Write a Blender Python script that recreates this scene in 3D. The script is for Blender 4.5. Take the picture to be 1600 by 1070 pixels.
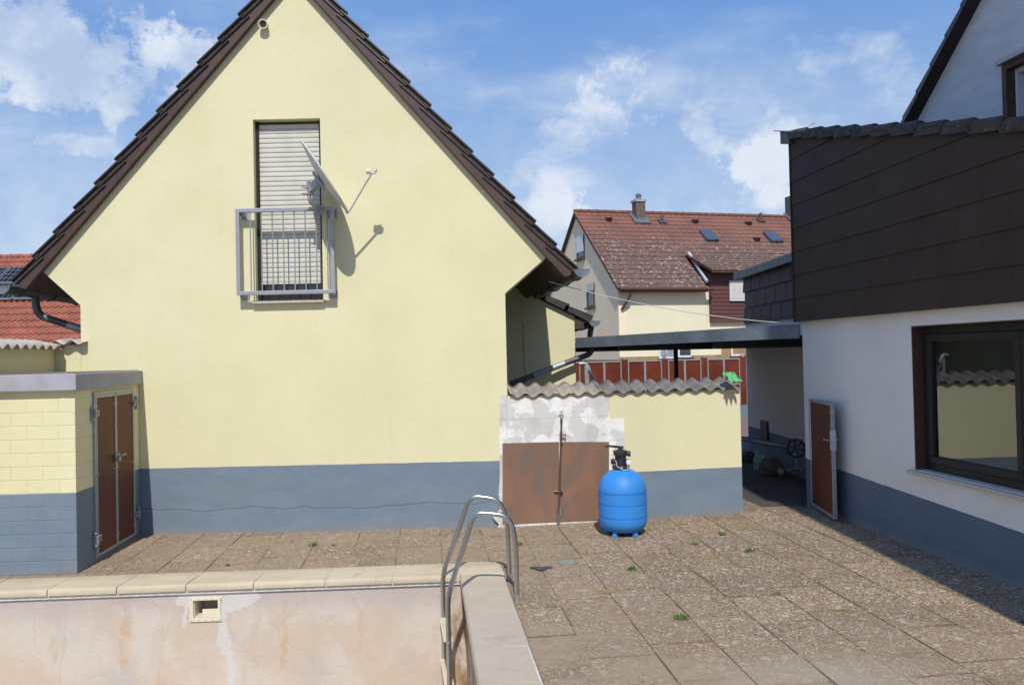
import bpy, bmesh, math, random
from mathutils import Vector, Matrix
from mathutils.geometry import tessellate_polygon
random.seed(7)
S = bpy.context.scene
for o in list(bpy.data.objects): bpy.data.objects.remove(o)
C = S.collection
# ------------------------------------------------------------ camera
F = 1225.0; ROLL = 0.022; PITCH = 18/F; H = 1.95
cr, sr, cp, sp = math.cos(ROLL), math.sin(ROLL), math.cos(PITCH), math.sin(PITCH)
FW = Vector((0, cp, sp)); R0 = Vector((1, 0, 0)); U0 = Vector((0, -sp, cp))
RT = R0*cr - U0*sr; UP = R0*sr + U0*cr
cam = bpy.data.cameras.new('camera'); co = bpy.data.objects.new('camera', cam); C.objects.link(co)
m = Matrix((RT, UP, -FW)).transposed().to_4x4(); m.translation = (0, 0, H); co.matrix_world = m
cam.sensor_fit = 'HORIZONTAL'; cam.sensor_width = 36; cam.lens = 36*F/1600
cam.clip_start = 0.05; cam.clip_end = 3000
S.camera = co
# ------------------------------------------------------------ sun, sky, exposure
TS = Vector((0.036, -1, 1.15)).normalized()
sl = bpy.data.lights.new('sun', 'SUN'); so = bpy.data.objects.new('sun', sl); C.objects.link(so)
sl.energy = 3.6; sl.angle = math.radians(0.5); sl.color = (1, .955, .88)
so.rotation_euler = TS.to_track_quat('Z', 'Y').to_euler()
S.view_settings.view_transform = 'Standard'; S.view_settings.look = 'None'
S.view_settings.exposure = 0.10; S.view_settings.gamma = 1

def ray(px, py): return (FW + RT*((px-800)/F) - UP*((py-535)/F))
def PD(px, py, D):                      # point where the ray reaches depth Y = D
    r = ray(px, py); return Vector((0, 0, H)) + r*(D/r.y)
def PZ(px, py, z=0):                    # point where it reaches height z
    r = ray(px, py); return Vector((0, 0, H)) + r*((z-H)/r.z)

class NT:
    def __init__(s, tree): s.t = tree; s.n = tree.nodes; s.l = tree.links
    def new(s, ty, **k):
        n = s.n.new(ty)
        for a, b in k.items(): setattr(n, a, b)
        return n
    def put(s, sock, v):
        if hasattr(v, 'links') or isinstance(v, bpy.types.NodeSocket): s.l.new(v, sock)
        elif v is not None:
            if isinstance(v, (tuple, list)) and len(v) == 3 and sock.type == 'RGBA': v = (*v, 1)
            sock.default_value = v
    def math(s, op, a, b=None, c=None, clamp=False):
        n = s.new('ShaderNodeMath', operation=op, use_clamp=clamp)
        s.put(n.inputs[0], a)
        if b is not None: s.put(n.inputs[1], b)
        if c is not None: s.put(n.inputs[2], c)
        return n.outputs[0]
    def mix(s, f, a, b, mode='MIX'):
        n = s.new('ShaderNodeMix', data_type='RGBA', blend_type=mode)
        s.put(n.inputs[0], f); s.put(n.inputs[6], a); s.put(n.inputs[7], b); return n.outputs[2]
    def noise(s, vec, sc, det=4, rough=.55, dist=0):
        n = s.new('ShaderNodeTexNoise'); s.put(n.inputs['Vector'], vec); s.put(n.inputs['Scale'], sc)
        s.put(n.inputs['Detail'], det); s.put(n.inputs['Roughness'], rough); s.put(n.inputs['Distortion'], dist)
        return n.outputs['Fac']
    def vor(s, vec, sc, feature='F1'):
        n = s.new('ShaderNodeTexVoronoi', feature=feature); s.put(n.inputs['Vector'], vec); s.put(n.inputs['Scale'], sc); return n
    def ss(s, v, lo, hi):
        n = s.new('ShaderNodeMapRange', interpolation_type='SMOOTHSTEP'); s.put(n.inputs[0], v)
        s.put(n.inputs[1], lo); s.put(n.inputs[2], hi); return n.outputs[0]
    def pos(s): return s.new('ShaderNodeNewGeometry').outputs['Position']
    def sep(s, v):
        n = s.new('ShaderNodeSeparateXYZ'); s.put(n.inputs[0], v); return n.outputs
    def comb(s, x, y, z):
        n = s.new('ShaderNodeCombineXYZ'); s.put(n.inputs[0], x); s.put(n.inputs[1], y); s.put(n.inputs[2], z); return n.outputs[0]
    def map(s, v, loc=(0,0,0), rot=(0,0,0), sc=(1,1,1)):
        n = s.new('ShaderNodeMapping'); s.put(n.inputs[0], v); n.inputs[1].default_value = loc
        n.inputs[2].default_value = rot; n.inputs[3].default_value = sc; return n.outputs[0]
    def bump(s, h, st, dist=.01, nrm=None):
        n = s.new('ShaderNodeBump'); s.put(n.inputs['Height'], h); s.put(n.inputs['Strength'], st)
        s.put(n.inputs['Distance'], dist)
        if nrm is not None: s.put(n.inputs['Normal'], nrm)
        return n.outputs[0]

def newmat(name):
    m = bpy.data.materials.new(name); m.use_nodes = True
    t = NT(m.node_tree); b = t.n['Principled BSDF']; return m, t, b
def M(name, col, rough=.7, col2=None, sc=4, amt=(.35, .65), bump=0, bsc=60, bd=.004, metal=0, spec=.5, stretch=(1,1,1), dirt=None, dsc=1.5):
    m, t, b = newmat(name); p = t.pos(); v = t.map(p, sc=stretch)
    c = col
    if col2: c = t.mix(t.ss(t.noise(v, sc, 6, .6), amt[0], amt[1]), col, col2)
    if dirt: c = t.mix(t.ss(t.noise(v, dsc, 8, .7), .52, .72), c, dirt)
    t.put(b.inputs['Base Color'], c)
    t.put(b.inputs['Roughness'], rough if not isinstance(rough, tuple) else t.math('ADD', t.math('MULTIPLY', t.noise(v, sc*3), rough[1]-rough[0]), rough[0]))
    b.inputs['Metallic'].default_value = metal; b.inputs['Specular IOR Level'].default_value = spec
    if bump: t.put(b.inputs['Normal'], t.bump(t.noise(p, bsc, 4, .6), bump, bd))
    return m

# world: physical sky with procedural clouds laid on directions
W = bpy.data.worlds.new('World'); S.world = W; W.use_nodes = True
w = NT(W.node_tree); bg = w.n['Background']
sky = w.new('ShaderNodeTexSky', sky_type='NISHITA'); sky.sun_disc = False
sky.sun_elevation = math.asin(TS.z); sky.sun_rotation = math.atan2(TS.x, TS.y)
sky.air_density = 1.0; sky.dust_density = 0.6; sky.ozone_density = 1.6
d = w.new('ShaderNodeTexCoord').outputs['Generated']
dx, dy, dz = w.sep(d)
den = w.math('ADD', w.math('MAXIMUM', dz, 0), .22)
pl = w.comb(w.math('DIVIDE', dx, den), w.math('DIVIDE', dy, den), w.math('MULTIPLY', dz, .5))
n1 = w.noise(w.map(pl, loc=(3.1, 1.7, 0), rot=(0,0,-.25), sc=(1, 1.9, 1)), 1.15, 9, .58, .35)
n2 = w.noise(w.map(d, sc=(1, 1, 1.8)), 5.5, 10, .56, .1)
warp = w.math('MULTIPLY', w.math('SUBTRACT', w.noise(d, 11, 9, .68), .5), 4.2)
def blob(px, py, rx, ry, wt):
    r = ray(px, py).normalized()
    q = w.map(d, loc=(-r.x, -r.y, -r.z))
    a, b_, c = w.sep(q)
    e = w.math('ADD', w.math('POWER', w.math('DIVIDE', w.math('ABSOLUTE', a), rx/F), 2), w.math('POWER', w.math('DIVIDE', w.math('ABSOLUTE', c), ry/F), 2))
    e = w.math('ADD', e, warp)
    g = w.math('MULTIPLY', w.math('SUBTRACT', 1, w.ss(e, 0, 1.1)), wt)
    return w.math('MULTIPLY', g, w.math('GREATER_THAN', dy, 0))
BL = [(90, 85, 260, 95, .44), (300, 60, 200, 60, .16), (135, 232, 70, 26, .34), (235, 165, 60, 40, .20), (980, 215, 330, 90, .17), (860, 215, 85, 40, .26), (985, 245, 70, 34, .2), (1345, 125, 50, 24, .2),
      (1180, 270, 100, 60, .42), (860, 340, 110, 50, .36), (1330, 120, 260, 120, .16), (1010, 250, 360, 130, .22), (1180, 300, 120, 80, .3), (1450, 150, 120, 60, .12),
      (980, 40, 300, 60, .03), (360, 320, 90, 70, .05), (60, 340, 120, 60, .06), (740, 230, 140, 160, .09)]
acc = None
for q in BL:
    g = blob(*q); acc = g if acc is None else w.math('MAXIMUM', acc, g)
veil = w.math('MULTIPLY', w.ss(n1, .44, .76), .50)
dens = w.ss(w.math('ADD', n2, acc), .57, .86)
dens = w.math('MULTIPLY', dens, .85)
tot = w.math('MAXIMUM', veil, dens)
low = w.math('SUBTRACT', 1, w.ss(dz, 0.02, .40)); tot = w.math('MAXIMUM', tot, w.math('MULTIPLY', low, .48))
n3 = w.noise(d, 9, 6, .6)
blue = w.mix(w.ss(dz, 0.0, .55), (3.9, 5.5, 8.0), (1.1, 3.05, 7.4))
skyc = w.mix(.75, sky.outputs[0], blue)
ccol = w.mix(w.ss(n3, .38, .60), (4.7, 5.7, 7.5), (7.7, 8.2, 8.9))
w.put(bg.inputs['Color'], w.mix(tot, skyc, ccol)); bg.inputs['Strength'].default_value = .1

# ------------------------------------------------------------ mesh helpers
ORG = {}
def tagp(o, label=None, cat=None, group=None, kind=None):
    for k, v in (('label', label), ('category', cat), ('group', group), ('kind', kind)):
        if v: o[k] = v
    return o
def thing(name, label, cat, loc=(0,0,0), group=None):
    o = bpy.data.objects.new(name, None); C.objects.link(o); o.location = loc; o.empty_display_size = .1
    ORG[o.name] = Vector(loc); return tagp(o, label, cat, group)
class MB:
    def __init__(s): s.v = []; s.f = []
    def add(s, vs, fs):
        k = len(s.v); s.v += [Vector(p) for p in vs]; s.f += [tuple(i+k for i in f) for f in fs]; return s
    def obox(s, c, a, b, d):
        c, a, b, d = map(Vector, (c, a, b, d))
        vs = [c + a*i + b*j + d*k for i in (-1,1) for j in (-1,1) for k in (-1,1)]
        return s.add(vs, [(0,1,3,2),(4,6,7,5),(0,4,5,1),(2,3,7,6),(0,2,6,4),(1,5,7,3)])
    def box(s, p, q):
        p, q = Vector(p), Vector(q); h = (q-p)/2
        return s.obox((p+q)/2, (h.x,0,0), (0,h.y,0), (0,0,h.z))
    def prism(s, poly, ext):
        ext = Vector(ext); n = len(poly); poly = [Vector(p) for p in poly]
        return s.add(poly + [p+ext for p in poly], [tuple(range(n))[::-1], tuple(range(n, 2*n))] + [(i, (i+1)%n, n+(i+1)%n, n+i) for i in range(n)])
    def hex(s, top, bot):               # eight corner block from two quads
        return s.add(list(top)+list(bot), [(0,1,2,3),(7,6,5,4)] + [(i, i+4, (i+1)%4+4, (i+1)%4) for i in range(4)])
    def tube(s, path, r, seg=10, caps=True):
        P = [Vector(p) for p in path]; n = len(P); rs = r if isinstance(r, (list, tuple)) else [r]*n
        prev = None; k = len(s.v)
        for i, p in enumerate(P):
            t = ((P[min(i+1, n-1)]-p).normalized() + (p-P[max(i-1, 0)]).normalized()).normalized()
            a = (prev - t*prev.dot(t)) if prev is not None else (Vector((0,0,1)) if abs(t.z) < .9 else Vector((1,0,0)))
            a = (a - t*a.dot(t)).normalized(); prev = a; b = t.cross(a)
            for j in range(seg):
                th = 2*math.pi*j/seg; s.v.append(p + (a*math.cos(th) + b*math.sin(th))*rs[i])
        for i in range(n-1):
            for j in range(seg):
                s.f.append((k+i*seg+j, k+i*seg+(j+1)%seg, k+(i+1)*seg+(j+1)%seg, k+(i+1)*seg+j))
        if caps: s.f.append(tuple(k+j for j in range(seg))[::-1]); s.f.append(tuple(k+(n-1)*seg+j for j in range(seg)))
        return s
    def lathe(s, prof, c, seg=40, M3=None):
        c = Vector(c); k = len(s.v); n = len(prof)
        for r, z in prof:
            for j in range(seg):
                th = 2*math.pi*j/seg; q = Vector((r*math.cos(th), r*math.sin(th), z))
                s.v.append(c + (M3 @ q if M3 else q))
        for i in range(n-1):
            for j in range(seg): s.f.append((k+i*seg+j, k+i*seg+(j+1)%seg, k+(i+1)*seg+(j+1)%seg, k+(i+1)*seg+j))
        return s
    def grid(s, fn, nu, nv):
        k = len(s.v)
        for j in range(nv+1):
            for i in range(nu+1): s.v.append(Vector(fn(i/nu, j/nv)))
        for j in range(nv):
            for i in range(nu):
                a = k+j*(nu+1)+i; s.f.append((a, a+1, a+nu+2, a+nu+1))
        return s
    def build(s, name, mat, parent=None, smooth=False, bevel=0, label=None, solid=0, loc=None):
        me = bpy.data.meshes.new(name); o = bpy.data.objects.new(name, me); C.objects.link(o)
        if parent is not None: org = ORG[parent.name]
        else: org = Vector(loc) if loc else Vector((0,0,0))
        ORG[o.name] = org
        me.from_pydata([tuple(p-org) for p in s.v], [], s.f)
        bm = bmesh.new(); bm.from_mesh(me); bmesh.ops.recalc_face_normals(bm, faces=bm.faces); bm.to_mesh(me); bm.free()
        me.materials.append(mat)
        if parent is not None: o.parent = parent
        else: o.location = org
        if smooth:
            me.polygons.foreach_set('use_smooth', [True]*len(me.polygons)); me.set_sharp_from_angle(angle=math.radians(40))
        if solid:
            q = o.modifiers.new('solid', 'SOLIDIFY'); q.thickness = solid; q.offset = 0
        if bevel:
            q = o.modifiers.new('bevel', 'BEVEL'); q.width = bevel; q.segments = 2; q.limit_method = 'ANGLE'
        if label: o['label'] = label
        return o
def holed(P0, u, v, n, th, outer, holes=()):   # flat wall with openings
    P0, u, v, n = map(Vector, (P0, u, v, n)); loops = [list(outer)] + [list(h) for h in holes]
    tri = tessellate_polygon([[Vector((a, b, 0)) for a, b in L] for L in loops])
    flat = [p for L in loops for p in L]; N = len(flat); mb = MB()
    vs = [P0+u*a+v*b for a, b in flat] + [P0+u*a+v*b+n*th for a, b in flat]
    fs = [tuple(t) for t in tri] + [tuple(i+N for i in t[::-1]) for t in tri]; k = 0
    for L in loops:
        q = len(L)
        fs += [(k+i, k+(i+1)%q, N+k+(i+1)%q, N+k+i) for i in range(q)]; k += q
    return mb.add(vs, fs)
def rect(a, b, c, d): return [(a, c), (b, c), (b, d), (a, d)]
DD = Vector((-.11, 1, 0))               # the plots' common depth direction
DN = DD.normalized()

# ------------------------------------------------------------ materials
YEL = (.745, .700, .450); YEL2 = (.70, .652, .405); BLU = (.168, .220, .278); BLU2 = (.195, .248, .308)
def painted(name, hi, hi2, lo, lo2, z0, kx=0, ky=0, bump=.6, bsc=150, brick=None, crack=False, shape=None):
    m, t, b = newmat(name); p = t.pos(); x, y, z = t.sep(p)
    thr = t.math('ADD', t.math('ADD', t.math('MULTIPLY', x, kx), t.math('MULTIPLY', y, ky)), z0)
    e = t.math('SUBTRACT', z, thr); e = t.math('ADD', e, t.math('MULTIPLY', t.math('SUBTRACT', t.noise(p, 7, 3), .5), .010))
    up = t.math('GREATER_THAN', e, 0)
    f = t.ss(t.noise(p, .9, 7, .62), .35, .7)
    hc = t.mix(f, hi, hi2); lc = t.mix(t.ss(t.noise(t.map(p, sc=(1,1,2.5)), 2.2, 7, .65), .35, .7), lo, lo2)
    streak = t.ss(t.noise(t.map(p, sc=(3.5, 3.5, .28)), 3.2, 6, .7), .56, .85)
    hc = t.mix(t.math('MULTIPLY', streak, .22), hc, tuple(c*.62 for c in hi))
    foot = t.math('MULTIPLY', t.math('SUBTRACT', 1, t.ss(t.math('ADD', z, t.math('MULTIPLY', t.noise(p, 6, 6, .7), .16)), .05, .20)), .75)
    lc = t.mix(foot, lc, (.25, .24, .24))
    if crack:
        cz = t.math('ADD', .27, t.math('MULTIPLY', t.math('SUBTRACT', t.noise(t.map(p, sc=(1,1,0)), 1.4, 8, .6), .5), .22))
        ck = t.math('LESS_THAN', t.math('ABSOLUTE', t.math('SUBTRACT', z, cz)), .0028)
        lc = t.mix(t.math('MULTIPLY', ck, .8), lc, (.035, .045, .055))
        pt = t.ss(t.math('SUBTRACT', 1, t.math('ADD', t.math('POWER', t.math('DIVIDE', t.math('ADD', x, 3.2), .42), 2), t.math('POWER', t.math('DIVIDE', t.math('SUBTRACT', z, .44), .13), 2))), -.25, .5)
        lc = t.mix(t.math('MULTIPLY', pt, t.math('MULTIPLY', t.noise(p, 18, 5, .7), .5)), lc, (.22, .245, .26))
    c = t.mix(up, lc, hc)
    t.put(b.inputs['Base Color'], c); b.inputs['Roughness'].default_value = .85; b.inputs['Specular IOR Level'].default_value = .25
    h = t.math('ADD', t.noise(t.map(p, sc=(1,1,2.6)), bsc*.6, 4, .65), t.math('MULTIPLY', t.noise(p, 14, 4, .6), 1.2))
    nrm = t.bump(h, bump, .004)
    if brick:
        a = t.math('ADD', x, t.math('MULTIPLY', y, .97))
        n = t.new('ShaderNodeTexBrick'); t.put(n.inputs['Vector'], t.comb(a, z, 0)); n.inputs['Scale'].default_value = 1
        n.inputs['Brick Width'].default_value = .30; n.inputs['Row Height'].default_value = .125; n.inputs['Mortar Size'].default_value = .006
        n.inputs['Mortar Smooth'].default_value = .6; n.inputs['Bias'].default_value = 0
        nrm = t.bump(t.math('SUBTRACT', 1, n.outputs['Fac']), .6, .005, nrm)
        c = t.mix(t.math('MULTIPLY', n.outputs['Fac'], .04), c, (.2, .2, .16)); t.put(b.inputs['Base Color'], c)
    t.put(b.inputs['Normal'], nrm); return m
m_gable = painted('yellow_render_blue_base', YEL, YEL2, BLU, BLU2, .745, crack=True)
m_low = painted('yellow_render_low_wall', YEL, YEL2, BLU, BLU2, .55)
m_yel = painted('yellow_render', YEL, YEL2, YEL, YEL2, .3)
m_shed = painted('painted_block', YEL, YEL2, BLU, BLU2, .75, brick=True, bsc=60)
m_white = painted('white_render_blue_base', (.82,.80,.77), (.75,.72,.68), (.12,.16,.21), (.14,.18,.235), .20, ky=.040, bump=.5, bsc=55)
m_grey = painted('grey_render_blue_base', (.76,.72,.68), (.68,.64,.60), (.16,.20,.26), (.18,.22,.29), .55, bump=.5, bsc=50)
m_white2 = M('white_roughcast', (.70,.71,.73), .9, (.62,.63,.64), 3, bump=.8, bsc=60, bd=.01, stretch=(1,1,3))
m_board = M('brown_bargeboard', (.085,.045,.038), .45, (.06,.034,.03), 6, bump=.1, bsc=30)
m_soff = M('brown_soffit', (.07,.043,.035), .6, (.05,.03,.026), 5)
m_tile = M('dark_brown_tile', (.040,.031,.028), (.28,.5), (.062,.049,.043), 9, bump=.3, bsc=120, bd=.002, dirt=(.08,.065,.055), dsc=5)
m_tile2 = M('weathered_sunlit_tile', (.034,.029,.025), .8, (.065,.055,.048), 14, bump=.5, bsc=120, bd=.003, dirt=(.15,.125,.10), dsc=9)  # weathering; pale dirt tone raised to imitate the sunlit verge tops
m_zinc = M('zinc_gutter', (.24,.27,.29), .5, (.16,.18,.20), 7, metal=.55)
m_zincd = M('dark_zinc', (.12,.135,.15), .5, (.085,.095,.105), 7, metal=.4)
m_galv = M('galvanised_steel', (.40,.42,.44), .5, (.32,.34,.36), 18, metal=.5)
m_alu = M('grey_painted_steel', (.36,.375,.40), .45, (.33,.345,.36), 10, metal=.35)
m_steel = M('polished_steel', (.50,.49,.48), .30, (.44,.43,.42), 3, metal=1)
m_slat = M('cream_shutter', (.62,.60,.53), .55, (.55,.53,.46), 5)
m_pale = M('pale_lead', (.50,.52,.54), .6, (.40,.42,.44), 5)
m_black = M('black_rubber', (.018,.018,.018), .6)
m_dark = M('dark_frame', (.020,.018,.018), .45, (.026,.023,.022), 8, spec=.3)
m_stone = M('stone_sill', (.62,.57,.50), .8, (.46,.42,.37), 60)
m_creamp = M('cream_plastic', (.72,.66,.52), .5, (.66,.6,.46), 8)
m_conc = M('painted_concrete_slab', (.40,.39,.44), .85, (.35,.34,.38), 5, bump=.3, bsc=80)
m_grit = M('gritty_concrete', (.26,.22,.18), .95, (.16,.13,.10), 40, bump=.6, bsc=120)
m_brown = M('brown_phenolic_board', (.085,.022,.010), .5, (.13,.034,.014), 1.6, stretch=(1,1,.6), bump=.05, spec=.22)
m_fence = M('rust_brown_board', (.12,.024,.010), .5, (.17,.038,.016), 1.5, spec=.2)
m_copper = M('aged_copper', (.22,.125,.09), .5, (.14,.10,.085), 20, metal=.6)
m_blue = M('blue_tank_plastic', (.035,.235,.66), .5, (.04,.25,.70), 3, dirt=(.07,.26,.55), dsc=7, spec=.35)
m_asb2 = M('worn_fibre_cement', (.40,.35,.29), .95, (.27,.24,.20), 7, bump=.6, bsc=90)
m_asb = M('grey_fibre_cement', (.24,.215,.19), .95, (.15,.135,.12), 7, bump=.6, bsc=90, dirt=(.12,.11,.10), dsc=5)
m_asbl = M('pale_fibre_cement', (.52,.46,.41), .95, (.38,.34,.30), 7, bump=.6, bsc=90)
m_redp = M('maroon_shingle', (.085,.03,.028), .7, (.07,.026,.025), 6)
m_pvc = M('white_pvc', (.72,.74,.78), .4)
m_wood = M('brown_wood', (.10,.045,.03), .6, (.075,.035,.024), 10)
m_ochre = M('ochre_stone', (.38,.26,.12), .9, (.28,.19,.09), 3, bump=.5, bsc=12)
m_bgwall = M('pale_yellow_far', (.80,.75,.54), .9, (.76,.71,.50), 1)
m_bgside = M('beige_far', (.90,.77,.55), .9, (.84,.71,.50), 1)
m_green = M('green_fabric', (.16,.58,.24), .8, (.10,.42,.16), 25, bump=.8, bsc=60, bd=.01)
m_mint = M('mint_bag', (.36,.66,.52), .7, (.28,.54,.42), 12, bump=.6, bsc=25, bd=.02)
m_sack = M('olive_sack', (.22,.19,.14), .9, (.15,.13,.10), 12, bump=.8, bsc=30, bd=.02)
m_sackg = M('grey_sack', (.15,.16,.16), .9, (.10,.11,.11), 12, bump=.8, bsc=30, bd=.02)
m_rope = M('white_cable', (.55,.55,.52), .6)
m_blk = M('black_cable', (.02,.018,.016), .6)
m_brick = M('chimney_brick', (.17,.13,.11), .9, (.09,.075,.065), 14, bump=.5, bsc=30)
m_grass = M('grass_green', (.09,.16,.03), .8, (.13,.18,.05), 30)
m_straw = M('dry_straw', (.42,.32,.17), .9, (.3,.2,.1), 30)

def m_reflglass(name, tint=(.02,.024,.028), f=.5):
    m, t, b = newmat(name); t.n.remove(b); out = t.n['Material Output']
    g = t.new('ShaderNodeBsdfGlossy'); g.inputs['Roughness'].default_value = .02; g.inputs['Color'].default_value = (.9,.93,.95,1)
    tr = t.new('ShaderNodeBsdfTransparent'); tr.inputs['Color'].default_value = (.8,.85,.87,1)
    fr = t.new('ShaderNodeFresnel'); fr.inputs['IOR'].default_value = 1.9
    mx = t.new('ShaderNodeMixShader'); t.put(mx.inputs[0], t.math('MULTIPLY', fr.outputs[0], f*2, clamp=True)); t.l.new(tr.outputs[0], mx.inputs[1]); t.l.new(g.outputs[0], mx.inputs[2])
    t.l.new(mx.outputs[0], out.inputs[0]); return m
m_glass = m_reflglass('window_glass', f=.85)
m_glassd = M('dark_far_glass', (.03,.035,.045), .08, spec=.9)
m_room = M('dark_room', (.035,.035,.038), .9)
m_curt = M('white_curtain', (.6,.6,.62), .9)
m_blind = M('inner_blind', (.10,.105,.11), .8)

# ------------------------------------------------------------ GROUND
def mat_paving():
    m, t, b = newmat('exposed_aggregate_slab'); p = t.pos(); x, y, z = t.sep(p)
    v = t.vor(t.map(p, sc=(1,1,.2)), 78); cr_ = t.new('ShaderNodeSeparateColor'); t.l.new(v.outputs['Color'], cr_.inputs[0])
    a = cr_.outputs[0]; b2 = cr_.outputs[1]
    peb = t.mix(t.ss(a, .0, .55), (.155,.105,.068), (.36,.265,.17)); peb = t.mix(t.math('GREATER_THAN', a, .84), peb, (.60,.54,.45))
    peb = t.mix(t.math('GREATER_THAN', b2, .86), peb, (.10,.075,.06)); peb = t.mix(t.math('LESS_THAN', b2, .10), peb, (.34,.19,.11))
    v2 = t.vor(t.map(p, sc=(1,1,.2)), 25); c2 = t.new('ShaderNodeSeparateColor'); t.l.new(v2.outputs['Color'], c2.inputs[0])
    peb = t.mix(t.math('MULTIPLY', t.math('GREATER_THAN', c2.outputs[0], .965), .8), peb, (.60,.55,.47))
    mort = t.ss(v.outputs['Distance'], .0052, .012) ; 
    base = t.mix(t.math('MULTIPLY', t.ss(v.outputs['Distance'], .30, .62), .55), peb, (.225,.168,.118))
    at = t.new('ShaderNodeAttribute'); at.attribute_name = 'tint'
    base = t.mix(.8, base, at.outputs['Color'], 'MULTIPLY')
    # silt washed over slabs near the pool and at the near right
    dist = t.math('SUBTRACT', x, t.math('MULTIPLY', t.math('SUBTRACT', 6.2, y), .11))
    silt = t.math('ADD', t.math('SUBTRACT', 1, t.ss(dist, .0, 2.0)), t.math('SUBTRACT', 1, t.ss(y, 4.6, 6.4)))
    silt = t.math('MULTIPLY', silt, t.ss(t.noise(p, .9, 6, .6), .30, .60)); silt = t.math('MULTIPLY', silt, .55, clamp=True)
    base = t.mix(silt, base, t.mix(t.ss(t.noise(p, 9, 6, .7), .3, .7), (.30,.225,.155), (.37,.28,.195)))
    dk = t.ss(t.noise(p, 1.1, 8, .68), .50, .75)
    base = t.mix(t.math('MULTIPLY', dk, .30), base, (.15,.115,.09))
    ms = t.math('MULTIPLY', t.ss(t.noise(t.map(p, loc=(2,9,0)), 1.6, 9, .75), .50, .68), t.ss(x, .6, 2.6)); base = t.mix(t.math('MULTIPLY', ms, .5), base, (.13,.115,.06))
    pale = t.ss(t.math('SUBTRACT', 1, t.math('ADD', t.math('POWER', t.math('DIVIDE', t.math('SUBTRACT', x, 1.85), .8), 2), t.math('POWER', t.math('DIVIDE', t.math('SUBTRACT', y, 4.5), .55), 2))), -.3, 1)
    base = t.mix(t.math('MULTIPLY', pale, t.math('MULTIPLY', t.noise(p, 3, 7, .7), .9)), base, (.40,.34,.275))
    t.put(b.inputs['Base Color'], base); b.inputs['Roughness'].default_value = .88; b.inputs['Specular IOR Level'].default_value = .3
    hgt = t.math('MULTIPLY', t.math('SUBTRACT', .6, v.outputs['Distance']), t.math('SUBTRACT', 1, silt))
    t.put(b.inputs['Normal'], t.bump(hgt, .55, .006)); return m
m_pave = mat_paving()
def msoil():
    m, t, b = newmat('joint_soil'); p = t.pos()
    c = t.mix(t.ss(t.noise(p, 2.5, 7, .65), .4, .65), (.19,.125,.075), (.12,.10,.06))
    c = t.mix(t.ss(t.noise(t.map(p, loc=(5,3,0)), 1.7, 8, .7), .46, .56), c, (.30,.235,.17))
    c = t.mix(t.math('MULTIPLY', t.ss(t.noise(p, 7, 6, .7), .62, .7), .8), c, (.05,.04,.03))
    t.put(b.inputs['Base Color'], c); b.inputs['Roughness'].default_value = .95; t.put(b.inputs['Normal'], t.bump(t.noise(p, 60, 5, .6), .6, .006)); return m
m_soil = msoil()
m_asph = M('shade_toned_asphalt', (.060,.055,.052), .9, (.085,.075,.068), 3, bump=.4, bsc=90, dirt=(.10,.075,.06), dsc=2)  # asphalt kept dark to stand in for shade over the passage ground
m_field = M('distant_ground', (.16,.13,.10), .95, (.10,.12,.06), .15)
m_redpave = M('red_paving', (.24,.15,.125), .9, (.19,.12,.10), 6, bump=.3, bsc=20)
# pool plan, measured on the coping
CZ = .05
fb0, fb1 = PZ(0, 903, CZ), PZ(700, 878.5, CZ); fdir = (fb1-fb0).normalized()
ff0, ff1 = PZ(0, 924, CZ), PZ(700, 901.5, CZ)
rl0, rl1 = PZ(719, 900, CZ), PZ(747, 1070, CZ); rdir = (rl1-rl0).normalized()
rr0, rr1 = PZ(787, 893, CZ), PZ(854, 1070, CZ)
def lint(p, d_, q, e):                  # 2D line intersection
    det = d_.x*(-e.y)+e.x*d_.y; r = q-p; tt = (r.x*(-e.y)+e.x*r.y)/det; return p+d_*tt
icorner = lint(ff0, fdir, rl0, rdir); ocorner = lint(fb0, fdir, rr0, rdir)
YN = .9                                 # near end of the pool
nearR_i = rl0 + rdir*((YN-rl0.y)/rdir.y); nearR_o = rr0 + rdir*((YN-.45-rr0.y)/rdir.y)
XL = -8.6
farL_i = icorner + fdir*((XL-icorner.x)/fdir.x); farL_o = ocorner + fdir*((XL-.45-ocorner.x)/fdir.x)
nearL_i = Vector((XL, YN-.2, CZ)); nearL_o = Vector((XL-.45, YN-.65, CZ))
# ground sheets: one big sheet with the pool cut out
outer = [(-500,-200), (500,-200), (500,900), (-500,900)]
hole = [(p.x, p.y) for p in (farL_o, ocorner, nearR_o, nearL_o)]
g = MB(); tri = tessellate_polygon([[Vector((*p, 0)) for p in outer], [Vector((*p, 0)) for p in hole]])
allp = outer+hole; g.add([(p[0], p[1], -.006) for p in allp], [tuple(t) for t in tri])
tagp(g.build('ground', m_soil), kind='structure')
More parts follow.
